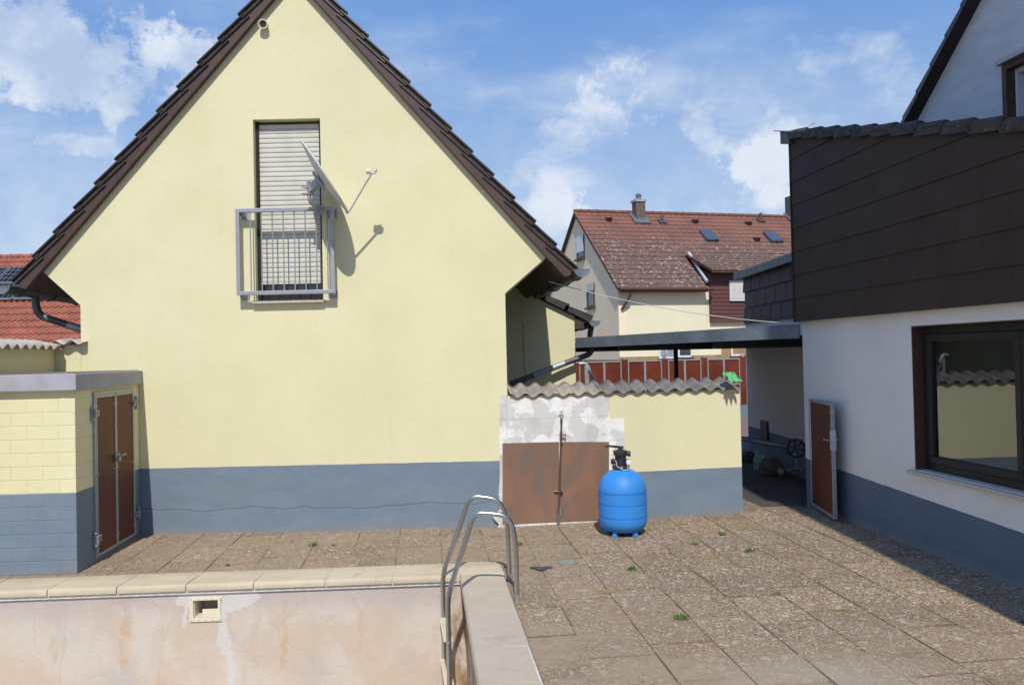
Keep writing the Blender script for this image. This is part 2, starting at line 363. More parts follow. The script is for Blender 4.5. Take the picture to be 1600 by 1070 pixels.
# paving slabs in columns running along the depth direction
TW, TL, GAP = .44, .60, .009
ex = Vector((DN.y, -DN.x, 0)); pv = MB(); tints = []
xl = (rr0.x, rr0.y)
def side(p, a, d_): return (p.x-a.x)*d_.y - (p.y-a.y)*d_.x
def clip(poly, a, nrm):                 # keep the part with (p-a).nrm >= 0
    out = []
    for i in range(len(poly)):
        p, q = poly[i], poly[(i+1)%len(poly)]; dp, dq = (p-a).dot(nrm), (q-a).dot(nrm)
        if dp >= 0: out.append(p)
        if dp*dq < 0: out.append(p + (q-p)*(dp/(dp-dq)))
    return out
fn = Vector((-fdir.y, fdir.x, 0));      # away from pool beyond the far coping
if fn.y < 0: fn = -fn
rn = Vector((rdir.y, -rdir.x, 0))
if rn.x < 0: rn = -rn
for i in range(-24, 14):
    off = random.choice((0, .5))*TL if i % 2 else .25*TL; off += random.uniform(-.03, .03)
    for j in range(-2, 22):
        o0 = ex*(i*TW+.12) + DN*(j*TL+off-1.2)
        o0 = o0 + ex*random.gauss(0,.0025)+DN*random.gauss(0,.005); gx_, gy_ = GAP+(.003 if o0.x > .7 else 0)+random.uniform(-.003,.004), .030+random.uniform(-.008,.010); rt_ = random.gauss(0,.004)
        q = [o0+DN*gy_*.5, o0+ex*(TW-gx_)+DN*(gy_*.5+rt_), o0+ex*(TW-gx_+rt_)+DN*(TL-gy_*.5), o0+ex*rt_+DN*(TL-gy_*.5)]
        c = sum(q, Vector())/4
        if c.y > 9.78 and c.x > 2.8: continue
        if c.y > 11 or c.y < -1 or c.x > 5.2 or c.x < -9.5: continue
        qA = clip(q, ocorner+fn*.012, fn)
        qB = clip(clip(q, ocorner+fn*.012, -fn), ocorner+rn*.012, rn)
        pcs = [q] if len(qA) > 2 and len(qB) > 2 and all((p-ocorner).dot(rn) > .012 for p in q) else [k_ for k_ in (qA, qB) if len(k_) > 2]
        if not pcs: continue
        z0 = random.uniform(-.002, .003); tx, ty = random.uniform(-.006, .006), random.uniform(-.006, .006)
        n0 = len(pv.f)
        for q2 in pcs:
            top = [Vector((p.x, p.y, z0+(p.x-c.x)*tx+(p.y-c.y)*ty)) for p in q2]
            pv.prism([p-Vector((0,0,.03)) for p in top], (0,0,.03))
        k = random.gauss(1, .07); tc = (k*random.uniform(.97,1.05), k, k*random.uniform(.94,1.02), 1)
        tints += [(len(pv.f)-n0, tc)]
po = pv.build('paving', m_pave); tagp(po, kind='structure')
ca = po.data.color_attributes.new('tint', 'FLOAT_COLOR', 'CORNER'); cols = []
fi = 0
for cnt, tc in tints:
    for _ in range(cnt):
        cols += list(tc)*po.data.polygons[fi].loop_total; fi += 1
ca.data.foreach_set('color', cols)
g = MB(); g.add([(2.2,9.74,-.004), (9,9.74,-.004), (9,17.5,-.004), (-8,17.5,-.004), (-8, 11.3,-.004), (2.2,11.3,-.004)], [(0,1,2,3,4,5)])
tagp(g.build('yard_asphalt', m_asph), kind='structure')
g = MB(); g.add([(-3,17.5,-.004), (16,17.5,-.004), (16,30,-.004), (-3,30,-.004)], [(0,1,2,3)])
tagp(g.build('driveway', m_redpave), kind='structure')

# ------------------------------------------------------------ GABLE HOUSE
G = 8.9; DB = G-.085
hs = thing('gable_house', 'yellow rendered house with a steep dark roof, a blue base and one tall shuttered window', 'house', (-2.5, G, 0))
apx = PD(456, -38, DB); tl = PD(38, 452, DB); tr = PD(881, 433, DB)
def XZ(p): return Vector((p.x, 0, p.z))
A2, L2, R2 = XZ(apx), XZ(tl), XZ(tr)
def slopes(T):
    s = (T-A2).normalized(); n = Vector((-s.z, 0, s.x)) if s.x < 0 else Vector((s.z*-1, 0, s.x))
    if n.z < 0: n = -n
    return s, n, (T-A2).length
sL, nL, lenL = slopes(L2); sR, nR, lenR = slopes(R2)
def at(p2, y): return Vector((p2.x + DD.x*(y-G), y, p2.z))
YB = 14.6
wl, wr = PD(128, 640, G).x, PD(791.5, 560, G).x
flL = PD(70, 427, G); flR = PD(849, 406, G); kL = PD(128, 477, G); kR = PD(791, 458, G)
# project flares onto the underside lines
def onl(p, T, s): return A2 + s*((XZ(p)-A2).dot(s))
uL, uR = onl(flL, L2, sL)+nL*.02, onl(flR, R2, sR)+nR*.02
ua = A2+Vector((0,0,.03))
wp = [PD(397, 187, G), PD(502, 185, G), PD(503, 468, G), PD(398, 470, G)]
x0, x1 = (wp[0].x+wp[3].x)/2, (wp[1].x+wp[2].x)/2; z1, z0 = (wp[0].z+wp[1].z)/2, (wp[2].z+wp[3].z)/2
wall = holed((0,G,0), (1,0,0), (0,0,1), (0,1,0), .3,
    [(wl,-.1), (wr,-.1), (wr,kR.z), (uR.x,uR.z), (ua.x,ua.z), (uL.x,uL.z), (wl,kL.z)], [rect(x0, x1, z0, z1)])
wo = wall.build('wall', m_gable, hs)
b = MB()
for xx, s_ in ((wl, 1), (wr, -1)):
    b = MB()
    a = Vector((xx, G+.3, -.1)); a.x += DD.x*.3
    q = a+Vector((.3*s_, 0, 0)); e = DD*(YB-G-.3); zt = kL.z if s_ > 0 else kR.z
    b.prism([a, q, q+Vector((0,0,zt+.1)), a+Vector((0,0,zt+.1))], e)
    b.build('side_wall', m_yel, hs)
b = MB()
b.prism([at(Vector((wl,0,-.1)), YB), at(Vector((wr,0,-.1)), YB), at(Vector((wr,0,kR.z)), YB), at(Vector((uR.x,0,uR.z)), YB), at(ua, YB), at(Vector((uL.x,0,uL.z)), YB), at(Vector((wl,0,kL.z)), YB)], DD*.2)
b.build('rear_wall', m_yel, hs)
# roof
roof = None
b = MB()
for T, s, n in ((L2, sL, nL), (R2, sR, nR)):
    p = [A2+n*.035, T+n*.035-s*.05, T+n*.10-s*.05, A2+n*.10]
    b.prism([at(q, DB+.03) for q in p], DD*(YB+.2-DB))
    k = int((T-A2).length/.355)
    for i in range(k+1):                 # stepped tile courses behind the verge
        a = A2 + s*(i*.355+.03); e = A2 + s*min((i+1)*.355+.06, (T-A2).length)
        b.prism([at(q, DB+.36) for q in (a+n*.102, e+n*.102, e+n*.165, a+n*.12)], DD*(YB-DB-.2))
roof = b.build('roof', m_tile, hs)
for T, s, n, ln in ((L2, sL, nL, lenL), (R2, sR, nR, lenR)):
    k = int(round(ln/.36)); st = ln/k
    for i in range(k):
        vb = MB(); pr = [(-.022,.088),(-.022,.102),(-.006,.128),(.010,.160),(-.012,.163),(-.024,.172),(-.025,.190),(-.012,.201),(.012,.203),(.036,.186),(.06,.155),(.20,.145),(.23,.165),(.30,.165),(.34,.145),(.36,.12),(.36,.10),(0.022,.098),(0.0,.088)]
        ss0, ss1 = i*st-.045, (i+1)*st+.03
        tw = random.uniform(-.004, .004); 
        rings = []
        for sv, dn_ in ((ss0, -.030), (ss0+.05, -.022), (ss1-.012, .022), (ss1, .016)):
            rings.append([at(A2+s*sv+n*(.092+(c_-.092)*.72+dn_*.85+tw), DB+y_) for y_, c_ in pr])
        N_ = len(pr)
        for r_ in rings: vb.v += r_
        for q in range(len(rings)-1):
            vb.f += [(q*N_+j, q*N_+(j+1)%N_, (q+1)*N_+(j+1)%N_, (q+1)*N_+j) for j in range(N_)]
        vb.f += [tuple(range(N_))[::-1], tuple((len(rings)-1)*N_+j for j in range(N_))]
        vb.build('verge_tile', m_tile, roof, bevel=.004)
# bargeboards
for T, s, n in ((L2, sL, nL), (R2, sR, nR)):
    b = MB(); top = .108
    b.prism([at(q, DB) for q in (A2, T, T+n*top*.62+s*.03, T+n*top, A2+n*top)], DD*.03)
    b.build('bargeboard', m_board, hs, bevel=.004)
    b = MB(); f = uL if s.x < 0 else uR; kk = kL if s.x < 0 else kR
    kk2 = Vector((kk.x, 0, kk.z)); b.prism([at(q, DB+.032) for q in (A2-n*0+n*.003, T+n*.003, T+n*.033, A2+n*.033)], DD*.050)
    # eave underside boxed between flare, eave tip and wall
    fx = Vector((f.x, 0, f.z))
    b.prism([at(q, G+.002 if False else G+.30) for q in (kk2, fx-n*.02, T+n*.003, T+n*.033, fx+n*.01, kk2+Vector((.05 if s.x < 0 else -.05, 0, .05)))], DD*(YB-G-.3))
    b.prism([at(q, G+.0) for q in (fx+s*.001-n*.02, T+n*.003, T+n*.033, fx+n*.01+s*.001)], DD*.298)
    b.build('soffit', m_soff, hs)
def halfpipe(mb, p, d_, L, r, seg=12, y0=0):
    a = Vector((1,0,0)); a = (a - d_*a.dot(d_)).normalized(); up = Vector((0,0,1)); n_ = int(L/.8)+2
    k = len(mb.v)
    for i in (0, 1):
        for rr in (r, r-.004):
            for j in range(seg+1):
                th = math.pi*j/seg; mb.v.append(p + d_*(L*i) + a*(rr*math.cos(th)) - up*(rr*math.sin(th)))
    n1_ = seg+1
    for j in range(seg):
        mb.f += [(k+j, k+j+1, k+2*n1_+j+1, k+2*n1_+j), (k+n1_+j, k+3*n1_+j, k+3*n1_+j+1, k+n1_+j+1)]
    for j in (0, seg): mb.f.append((k+j, k+n1_+j, k+3*n1_+j, k+2*n1_+j))
    return a
def gutter(parent, p, d_, L, r, cap_mat=m_zinc, mat=m_zincd, brk=0):
    g = MB(); a = halfpipe(g, p, d_, L, r); up = Vector((0,0,1))
    g.tube([p+a*(r+.006)+d_*0, p+a*(r+.006)+d_*L], .009, 8)
    go = g.build('gutter', mat, parent, smooth=True)
    c = MB(); pts = [p - d_*.004 + a*((r+.004)*math.cos(math.pi*j/14)) - up*((r+.004)*math.sin(math.pi*j/14)) for j in range(15)]
    c.prism(pts, d_*-.006)
    c.tube([q-d_*.006 for q in pts]+[pts[0]-d_*.006], .004, 6)
    c.build('gutter_end_cap', cap_mat, go)
    for i in range(brk):
        y = .35+i*(L-.5)/max(1, brk-1); q = p+d_*y
        bb = MB(); bb.tube([q + a*((r+.006)*math.cos(math.pi*j/10)) - up*((r+.006)*math.sin(math.pi*j/10)) for j in range(11)], .008, 6)
        bb.build('gutter_bracket', mat, go)
    return go
gr = PD(909, 421, DB-.02); gl = PD(3, 447, DB-.02)
gutter(hs, gr, DN, 5.9, .083, brk=8)
gutter(hs, gl, DN, 5.9, .083, brk=8)
def arcpath(pts, rad=.08, n=5):         # round the corners of a polyline
    P = [Vector(p) for p in pts]; out = [P[0]]
    for i in range(1, len(P)-1):
        a, c = (P[i-1]-P[i]), (P[i+1]-P[i]); r = min(rad, a.length*.49, c.length*.49); a.normalize(); c.normalize()
        p0, p2 = P[i]+a*r, P[i]+c*r
        for j in range(n+1):
            t_ = j/n; out.append(p0*(1-t_)**2 + P[i]*2*t_*(1-t_) + p2*t_**2)
    out.append(P[-1]); return out
# left swan neck
q0 = gl+DN*.75+Vector((0,0,-.05)); q1 = PD(60, 492, q0.y)
q1 = Vector((q0.x+.02, q0.y, q1.z)); q3 = PD(134, 521, q0.y+.05); q3.x += .1
b = MB(); b.tube(arcpath([q0, q1, q3], .16, 8), .045, 12); b.build('downpipe', m_zincd, hs, smooth=True)
qa = q1+(q3-q1)*.55; b = MB(); b.tube([qa, qa+(q3-qa)*1.0], .048, 12); b.build('downpipe_sleeve', m_galv, hs, smooth=True)
# right swan neck at the back
q0 = gr+DN*5.3+Vector((0,0,-.05)); b = MB(); q1 = q0+Vector((-.02,0,-.55)); q2 = q1+Vector((-.9,-.1,-.32))
b.tube(arcpath([q0, q1, q2, q2+Vector((-.1,0,-1))], .16, 8), .05, 12); b.build('downpipe', m_zincd, hs, smooth=True)
# vent pipe near the peak
vp = PD(414, 41, G); b = MB()
for a_, c_ in ((.052, .07),): pass
Mv = Matrix.Rotation(math.radians(97), 3, 'X')
b.lathe([(.0,-.02),(.042,-.02),(.042,.05),(.052,.05),(.054,.085),(.044,.085),(.041,.075),(.040,.06),(.0,.06)], vp+Vector((0,0,0)), 24, Mv)
b.build('vent_pipe', m_creamp, hs, smooth=True)
b = MB(); b.lathe([(.038,.064),(0,.064)], vp, 20, Mv); b.build('vent_mouth', m_black, hs)
# tall window with shutter
win = MB(); yy = G+.10
fr = .035
for (a, c, e, f_) in ((x0+.002, x0+fr, z0+.002, z1-.002), (x1-fr, x1-.002, z0+.002, z1-.002)):
    win.box((a, yy-.02, e), (c, yy+.06, f_))
win.box((x0+fr, yy+.03, z0+.002), (x1-fr, yy+.07, z0+.05))
wf = win.build('window', m_dark, hs)
gl_ = MB(); gl_.box((x0+fr, yy+.055, z0+.05), (x1-fr, yy+.06, z1-.01)); gl_.build('glass', m_glassd, wf)
zb = PD(450, 441, yy).z; nsl = 33; pr_ = []
sh = MB(); k = 0; hgt = (z1-.03-zb)/nsl
for i in range(nsl):
    za = zb+i*hgt; prof = [(.006, 0), (.002, .004), (0, hgt*.25), (-.001, hgt*.5), (0, hgt*.75), (.002, hgt-.006), (.006, hgt-.002)]
    base = len(sh.v)
    for y_, z_ in prof:
        sh.v += [Vector((x0+fr+.003, yy+y_, za+z_)), Vector((x1-fr-.003, yy+y_, za+z_))]
    for j in range(len(prof)-1): sh.f.append((base+2*j, base+2*j+1, base+2*j+3, base+2*j+2))
    if i: sh.f.append((base-2, base-1, base+1, base))
sh.box((x0+fr, yy-.004, zb-.02), (x1-fr, yy+.016, zb-.001))
sh.build('roller_shutter', m_slat, wf, smooth=True)
b = MB()                                 # slots between the slats
b2 = MB()
for i in range(1, nsl):
    za = zb+i*hgt
    n_ = 30; w_ = (x1-x0-2*fr)/n_
    for j in range(n_):
        if (i*7+j) % 1 == 0: b2.box((x0+fr+j*w_+w_*.15, yy+.003, za-.0028), (x0+fr+j*w_+w_*.72, yy+.005, za-.0003))
b2.build('shutter_slots', m_dark, wf)
b = MB(); b.box((x0-.025, G-.075, z0-.035), (x1+.02, G+.17, z0-.003)); b.build('window_sill', m_stone, hs, bevel=.004)
# Juliet railing
YR = G-.115
bt, bb_ = PD(445, 328, YR).z, PD(445, 457, YR).z; bl, br_ = PD(372.5, 390, YR).x, PD(520, 390, YR).x
rl = MB(); t_ = .022
rl.box((bl-t_, YR-t_, bt-t_), (br_+t_, YR+t_, bt+t_)); rl.box((bl-t_, YR-t_, bb_-t_), (br_+t_, YR+t_, bb_+t_))
rl.box((bl-t_, YR-t_, bb_+t_), (bl+t_, YR+t_, bt-t_)); rl.box((br_-t_, YR-t_, bb_+t_), (br_+t_, YR+t_, bt-t_))
ro = rl.build('railing', m_alu, hs, bevel=.004)
for i in range(8):
    xx = bl + (br_-bl)*(i+1.0)/8.6+.015; q = MB(); q.tube([(xx, YR, bb_+t_-.005), (xx, YR, bt-t_+.005)], .0075, 8); q.build('railing_bar', m_alu, ro, smooth=True)
for xx in (bl+.03, br_-.03):
    for zz in (bt-.035, bb_-.02):
        q = MB(); q.box((xx-.03, YR+t_+.001, zz-.022), (xx+.03, G-.006, zz+.022)); q.box((xx-.055, G-.006, zz-.05), (xx+.055, G-.0005, zz+.05))
        q.build('railing_bracket', m_galv, ro, bevel=.002)

# ------------------------------------------------------------ SATELLITE DISH
dc = PD(508, 277, 8.5)
sd = thing('satellite_dish', 'light grey satellite dish on a bent pole clamped to the window railing', 'satellite dish', tuple(PD(497, 330, YR)))
nd = Vector((.83, .12, .53)).normalized()
ax = (UP*.92 - RT*.55); ax = (ax - nd*ax.dot(nd)).normalized(); bx = nd.cross(ax)
Md = Matrix((ax*1.05, bx*.93, nd)).transposed()
R_ = .43; prof = [(R_*i/12, .055*((i/12)**2)-.055) for i in range(13)] + [(R_+.006, .004), (R_+.006, -.010), (R_-.01, -.010)] + [(R_*i/12, .055*((i/12)**2)-.058) for i in range(11, -1, -1)]
b = MB(); b.lathe(prof, dc, 48, Md); m_dish = M('dish_grey', (.55,.55,.53), .5, (.50,.50,.48), 5)
b.build('reflector', m_dish, sd, smooth=True)
pole_t, pole_b = PD(482, 284, 8.60), PD(484, 316, 8.60); rail_p = PD(500, 329, YR)
b = MB(); b.tube(arcpath([pole_t, pole_b, rail_p+Vector((0,-.03,0))], .05, 6), .022, 14); b.build('mast', m_galv, sd, smooth=True)
b = MB(); b.obox(rail_p+Vector((.0,-.032,0)), (.045,0,0), (0,.004,0), (0,0,.05)); 
for dz_ in (-.03, .03): b.tube([rail_p+Vector((-.06,-.045,dz_)), rail_p+Vector((.06,-.045,dz_))], .006, 6)
b.build('rail_clamp', m_galv, sd)
hub = dc - nd*.06; pc = PD(483, 298, 8.60); ar = (hub-pc)
b = MB(); b.obox(pc+ar*.55, ar*.45, Vector((0,0,.045)), ar.cross(Vector((0,0,1))).normalized()*.03)
b.obox(hub-nd*.02, ax*.09, bx*.09, nd*.015); b.build('mount_bracket', m_galv, sd, bevel=.003)
for z_ in (.035, -.035):
    b = MB(); b.obox(pc+Vector((0,0,z_)), (.045,0,0), (0,.035,0), (0,0,.008)); b.tube([pc+Vector((-.08,-.03,z_)), pc+Vector((.04,-.03,z_))], .006, 6)
    b.tube([pc+Vector((-.08,.03,z_)), pc+Vector((.04,.03,z_))], .006, 6); b.build('pole_clamp', m_galv, sd)
foot = dc - ax*R_*1.05; lnb = PD(580, 272, 8.42)
b = MB(); b.tube([foot-nd*.03, foot+nd*.01+(lnb-foot)*.02, foot+(lnb-foot)*.93, lnb], .012, 10); b.build('feed_arm', m_dish, sd, smooth=True)
ld = (dc-lnb).normalized()
b = MB(); Ml = ld.to_track_quat('Z', 'Y').to_matrix(); b.lathe([(0,-.06),(.022,-.06),(.022,.0),(.03,.01),(.03,.05),(0,.055)], lnb+Vector((0,0,.03)), 16, Ml)
b.obox(lnb+Vector((.0,0,.03))-ld*.02, (.022,0,0), (0,.022,0), (0,0,.03)); b.build('receiver_head', m_creamp, sd, smooth=True)

# ------------------------------------------------------------ PUMP SHED
c0 = PZ(121, 896, 0); c1 = PZ(227, 832, 0); c1 = Vector((c1.x, G-.004, 0))
f0 = PZ(0, 902.5, 0); fd = (f0-c0).normalized(); zt = PD(113, 610, c0.y).z
fd = Vector((-1, -.03, 0)).normalized()
sdr = (c1-c0); sl_ = sdr.length; sdr.normalize()
shd = thing('pump_shed', 'low painted block shed under a flat concrete slab, yellow above blue', 'shed', tuple(c0))
n_side = Vector((-sdr.y, sdr.x, 0))      # into the shed
dA, dB = .37, 1.40
zd0, zd1 = .045, zt-.035
sw = holed(c0, sdr, (0,0,1), n_side, .12, [(0,-.1), (sl_,-.1), (sl_,zt), (0,zt)], [rect(dA, dB, zd0, zd1)])
n_fr = Vector((-fd.y, fd.x, 0)); n_fr = n_fr if n_fr.y > 0 else -n_fr
o_ = c0+fd*.12
sw.prism([c0+Vector((0,0,-.1)), c0+fd*4.2+Vector((0,0,-.1)), c0+fd*4.2+Vector((0,0,zt)), c0+Vector((0,0,zt))], n_fr*.10) if False else None
fw = MB(); fw.prism([c0+fd*.0-n_fr*.001+Vector((0,0,-.1)), c0+fd*4.2+Vector((0,0,-.1)), c0+fd*4.2+Vector((0,0,zt)), c0-n_fr*.001+Vector((0,0,zt))], n_fr*-.004)
sw.build('side_wall', m_shed, shd)
fw = MB(); fw.prism([c0+Vector((0,-.003,-.1)), c0+fd*4.2+Vector((0,-.003,-.1)), c0+fd*4.2+n_fr*.12+Vector((0,0,-.1)), c0+fd*.125+n_fr*.12+Vector((0,0,-.1)), c0+fd*.125+Vector((0,0,-.1))], (0,0,zt+.1))
fw.build('front_wall', m_shed, shd)
# slab
s0 = c0 - fd*.045 - n_fr*.07; s1 = Vector((c1.x+.045, G-.003, 0)); th_ = PD(124, 584, s0.y).z - zt - .004
th_ = .155
b = MB(); b.prism([s0+Vector((0,0,zt+.002)), s1+Vector((0,0,zt+.002)), Vector((s1.x-4.4, G-.003, zt+.002)), s0+fd*4.3+Vector((0,0,zt+.002))], (0,0,th_))
sb = b.build('roof_slab', m_conc, shd, bevel=.008)
b = MB(); i0 = .05
b.prism([s0+fd*i0+n_fr*i0+Vector((0,0,zt+.002+th_)), Vector((s1.x-i0, s1.y, zt+.002+th_)), Vector((s1.x-4.3, s1.y, zt+.002+th_)), s0+fd*4.2+n_fr*i0+Vector((0,0,zt+.002+th_))], (0,0,.006))
b.build('grit_layer', m_grit, sb)
# door leaves
out = -n_side
fm = MB(); zc = (zd0+zd1)/2
def onside(s_, z_, o=0): return c0+sdr*s_+Vector((0,0,z_))+out*o
for a, c in ((dA, dA+.03), (dB-.03, dB)):
    fm.obox(onside((a+c)/2, zc, 0), sdr*(c-a)/2, (0,0,(zd1-zd0)/2), out*.02)
fm.obox(onside((dA+dB)/2, zd1-.015), sdr*((dB-dA)/2-.03), (0,0,.015), out*.02)
fm.build('door_frame', m_galv, shd)
mid = (dA+dB)/2
for a, c, lab in ((dA+.033, mid-.003, 'near brown door leaf'), (mid+.003, dB-.033, 'far brown door leaf')):
    q = MB(); q.obox(onside((a+c)/2, zc-.012, .006), sdr*((c-a)/2-.022), (0,0,(zd1-zd0)/2-.045), out*.010)
    lf = q.build('door', m_brown, shd, label=lab)
    q = MB()
    for s_ in (a+.011, c-.011): q.obox(onside(s_, zc-.012, .004), sdr*.011, (0,0,(zd1-zd0)/2-.022), out*.018)
    for z_ in (zd0+.02, zd1-.045): q.obox(onside((a+c)/2, z_, .004), sdr*((c-a)/2-.022), (0,0,.013), out*.0175)
    q.build('leaf_frame', m_galv, lf)
    for s_ in (a+.05, c-.05):
        for z_ in (zd0+.12, zc, zd1-.14):
            q = MB(); q.lathe([(0,0),(.009,0),(.009,.004),(0,.006)], onside(s_, z_, .016), 10, out.to_track_quat('Z','Y').to_matrix()); q.build('screw', m_galv, lf)
for s_, z_, dr in ((dA-.02, 1.46, 1), (dA+.0, .23, 1), (dB+.03, 1.50, -1), (dB+.06, .27, -1)):
    q = MB(); q.obox(onside(s_-.015*dr, z_, .012), sdr*.016, (0,0,.075), out*.006)
    q.tube([onside(s_, z_-.045, .035), onside(s_, z_+.045, .035)], .011, 8)
    for k in (-.025, 0, .025): q.obox(onside(s_+.04*dr, z_+k*.9, .030), sdr*.05, (0,0,.007), out*.009)
    for k in (-.06, .06): q.lathe([(0,0),(.012,0),(.012,.014),(0,.016)], onside(s_-.015*dr, z_+k, .018), 8, out.to_track_quat('Z','Y').to_matrix())
    q.build('hinge', m_galv, shd)
q = MB(); q.obox(onside(mid, .98, .03), sdr*.06, (0,0,.022), out*.006); q.tube([onside(mid-.02,.985,.045), onside(mid-.02,.985,.085), onside(mid+.08,.99,.085)], .007, 8)
q.obox(onside(mid-.01,.955,.05), sdr*.022, (0,0,.03), out*.012); q.build('hasp', m_galv, shd)

# ------------------------------------------------------------ side garden wall with corrugated cap on the left
gx = PD(86, 560, G-.01).x; zw = PD(86, 541, G).z
gw = thing('garden_wall', 'shaded yellow garden wall behind the shed, capped with pale corrugated sheet', 'wall', (gx, 8.0, 0))
a = Vector((gx, G-.004, 1.0)); b = MB(); b.prism([a, a+Vector((-.2,0,0)), a+Vector((-.2,0,zw-1.0)), a+Vector((0,0,zw-1.0))], -DD*3.2); b.build('wall', m_yel, gw)
def corrug(P, u, L, vdir, Dp, amp=.026, wl_=.177, per=10, rows=3, ph=0):
    """sheet: waves along u, runs along vdir"""
    mb = MB(); n_ = int(L/wl_*per)
    up = u.cross(vdir).normalized(); up = up if up.z > 0 else -up
    def fn_(i, j): return P + u*(L*i) + vdir*(Dp*j) + up*(amp*math.cos(2*math.pi*(L*i+ph)/wl_))
    mb.grid(fn_, n_, rows); return mb
vd = Vector((.35,.04,-.075)); 
cg = corrug(Vector((gx-.25, G-.02, zw+.055)), -DN, 3.2, vd.normalized(), .36)
cg.build('corrugated_cap', m_asbl, gw, smooth=True, solid=.007)
g2 = thing('wall_stub', 'short sunlit yellow wall joining the house behind the shed', 'wall', (gx+.15, G, 0))
b = MB(); b.box((gx-.2, G, 1.0), (wl-.002, G+.2, zw)); b.build('wall', m_yel, g2)
cg = corrug(Vector((gx+.06, G+.25, zw+.075)), Vector((1,0,0)), .31, Vector((0,-1,-.1)).normalized(), .36, amp=.024)
cg.build('corrugated_cap', m_asbl, g2, smooth=True, solid=.007)

# ------------------------------------------------------------ LOW WALL with corrugated cap
e0 = Vector((wr+.004, 8.897, 0)); e1 = PZ(1161, 801.5, 0); ud = (e1-e0).normalized(); Lw = (e1-e0).length
nw = Vector((-ud.y, ud.x, 0)); zw2 = 1.50
lw = thing('boundary_wall', 'low yellow and blue wall with a bare white plaster patch, capped with grey corrugated sheet', 'wall', tuple((e0+e1)/2))
b = MB(); b.prism([e0+Vector((0,0,-.1)), e1+Vector((0,0,-.1)), e1+nw*.2+Vector((0,0,-.1)), e0+nw*.2+Vector((0,0,-.1))], (0,0,zw2+.073))
b.build('wall', m_low, lw)
def onw(px, py, o=0):                    # point on the low wall face
    r = ray(px, py); P0 = Vector((0,0,H)); t_ = (e0-P0).dot(nw)/r.dot(nw); return P0+r*t_-nw*o
def mplast():
    m, t, b_ = newmat('combed_white_plaster'); p = t.pos(); x, y, z = t.sep(p)
    wv = t.new('ShaderNodeTexWave'); wv.bands_direction = 'X'; t.put(wv.inputs['Vector'], t.map(p, sc=(1,0,.04))); wv.inputs['Scale'].default_value = 26; wv.inputs['Distortion'].default_value = 1.2
    msk = t.ss(t.noise(p, 3.2, 4, .6), .45, .5)
    c = t.mix(t.ss(t.noise(p, 4.5, 6, .65), .44, .60), (.82,.81,.78), (.72,.69,.64)); c = t.mix(t.math('MULTIPLY', t.math('MULTIPLY', wv.outputs['Fac'], msk), .45), c, (.48,.44,.40))
    c = t.mix(t.ss(t.noise(p, 26, 5, .7), .68, .78), c, (.40,.38,.35))
    bk = t.new('ShaderNodeTexBrick'); t.put(bk.inputs['Vector'], t.comb(t.math('ADD', x, .08), t.math('SUBTRACT', z, .925), 0)); bk.inputs['Scale'].default_value = 1; bk.offset = 0
    bk.inputs['Brick Width'].default_value = .93; bk.inputs['Row Height'].default_value = .285; bk.inputs['Mortar Size'].default_value = .004
    c = t.mix(t.math('MULTIPLY', bk.outputs['Fac'], .45), c, (.45,.43,.40))
    t.put(b_.inputs['Base Color'], c); b_.inputs['Roughness'].default_value = .95
    t.put(b_.inputs['Normal'], t.bump(t.math('ADD', t.math('MULTIPLY', wv.outputs['Fac'], msk), t.noise(p, 30, 5, .6)), .7, .006)); return m
m_plast = mplast()
def slabw(name, pts, mat, o0, o1, **k):
    mb = MB(); P = [onw(x_, y_, o0) for x_, y_ in pts]; mb.prism(P, -nw*(o1-o0)); return mb.build(name, mat, lw, **k)
# patch: outline follows the ragged edge of the render
slabw('bare_plaster', [(781,617),(791,617),(792,622),(952,618),(952,655),(975,654),(976,697),(961,699),(956,706),(955,760),(951,768),(951,816),(947,818),(940,821),(785,828),(777,826),(779,818),(773,812),(770,806),(776,799),(781,796),(779,770),(781,742),(780,700)], m_plast, .002, .007, label='bare white combed plaster patch')
def mrust():
    m, t, b_ = newmat('rusty_ceramic'); p = t.pos()
    n_ = t.noise(t.map(p, sc=(1.6,1.6,.75)), 2.0, 4, .55, .4); c = t.mix(t.ss(n_, .30, .66), (.30,.145,.080), (.20,.115,.075))
    c = t.mix(t.ss(t.noise(t.map(p, loc=(4,2,1), sc=(1.7,1.7,.7)), 2.4, 5, .6, .5), .46, .74), c, (.13,.115,.10))
    c = t.mix(t.math('MULTIPLY', t.noise(t.map(p, sc=(2,2,30)), 3, 5, .7), .35), c, (.27,.17,.12))
    t.put(b_.inputs['Base Color'], c); b_.inputs['Roughness'].default_value = .5; t.put(b_.inputs['Normal'], t.bump(t.noise(t.map(p, sc=(2,2,20)), 6, 5, .6), .12, .004)); return m
m_rust = mrust()
slabw('wall_tile', [(785,692),(873,690),(873,814),(785,818)], m_rust, .008, .018, bevel=.001, label='left rust brown wall tile')
slabw('wall_tile', [(875,690),(951,690),(951,811),(875,814)], m_rust, .008, .018, bevel=.001, label='right rust brown wall tile')
for o0_, L_, mt_, lb_ in ((.02, 1.14, m_asb2, 'pale left corrugated sheet'), (1.06, Lw-1.07, m_asb, 'dark right corrugated sheet')):
    cap = corrug(e0 + nw*.30 + Vector((0,0,zw2+.085+(.006 if o0_ > 1 else 0))) + ud*o0_, ud, L_, (-nw*.97+Vector((0,0,-.30))).normalized(), .36, rows=4, ph=o0_-.02)
    cap.build('corrugated_cap', mt_, lw, smooth=True, solid=.008, label=lb_)
b = MB(); b.prism([onw(948,816,-.0), onw(1160,808,-.0), onw(1160,802,0), onw(948,811,0)], -nw*.006) if False else None
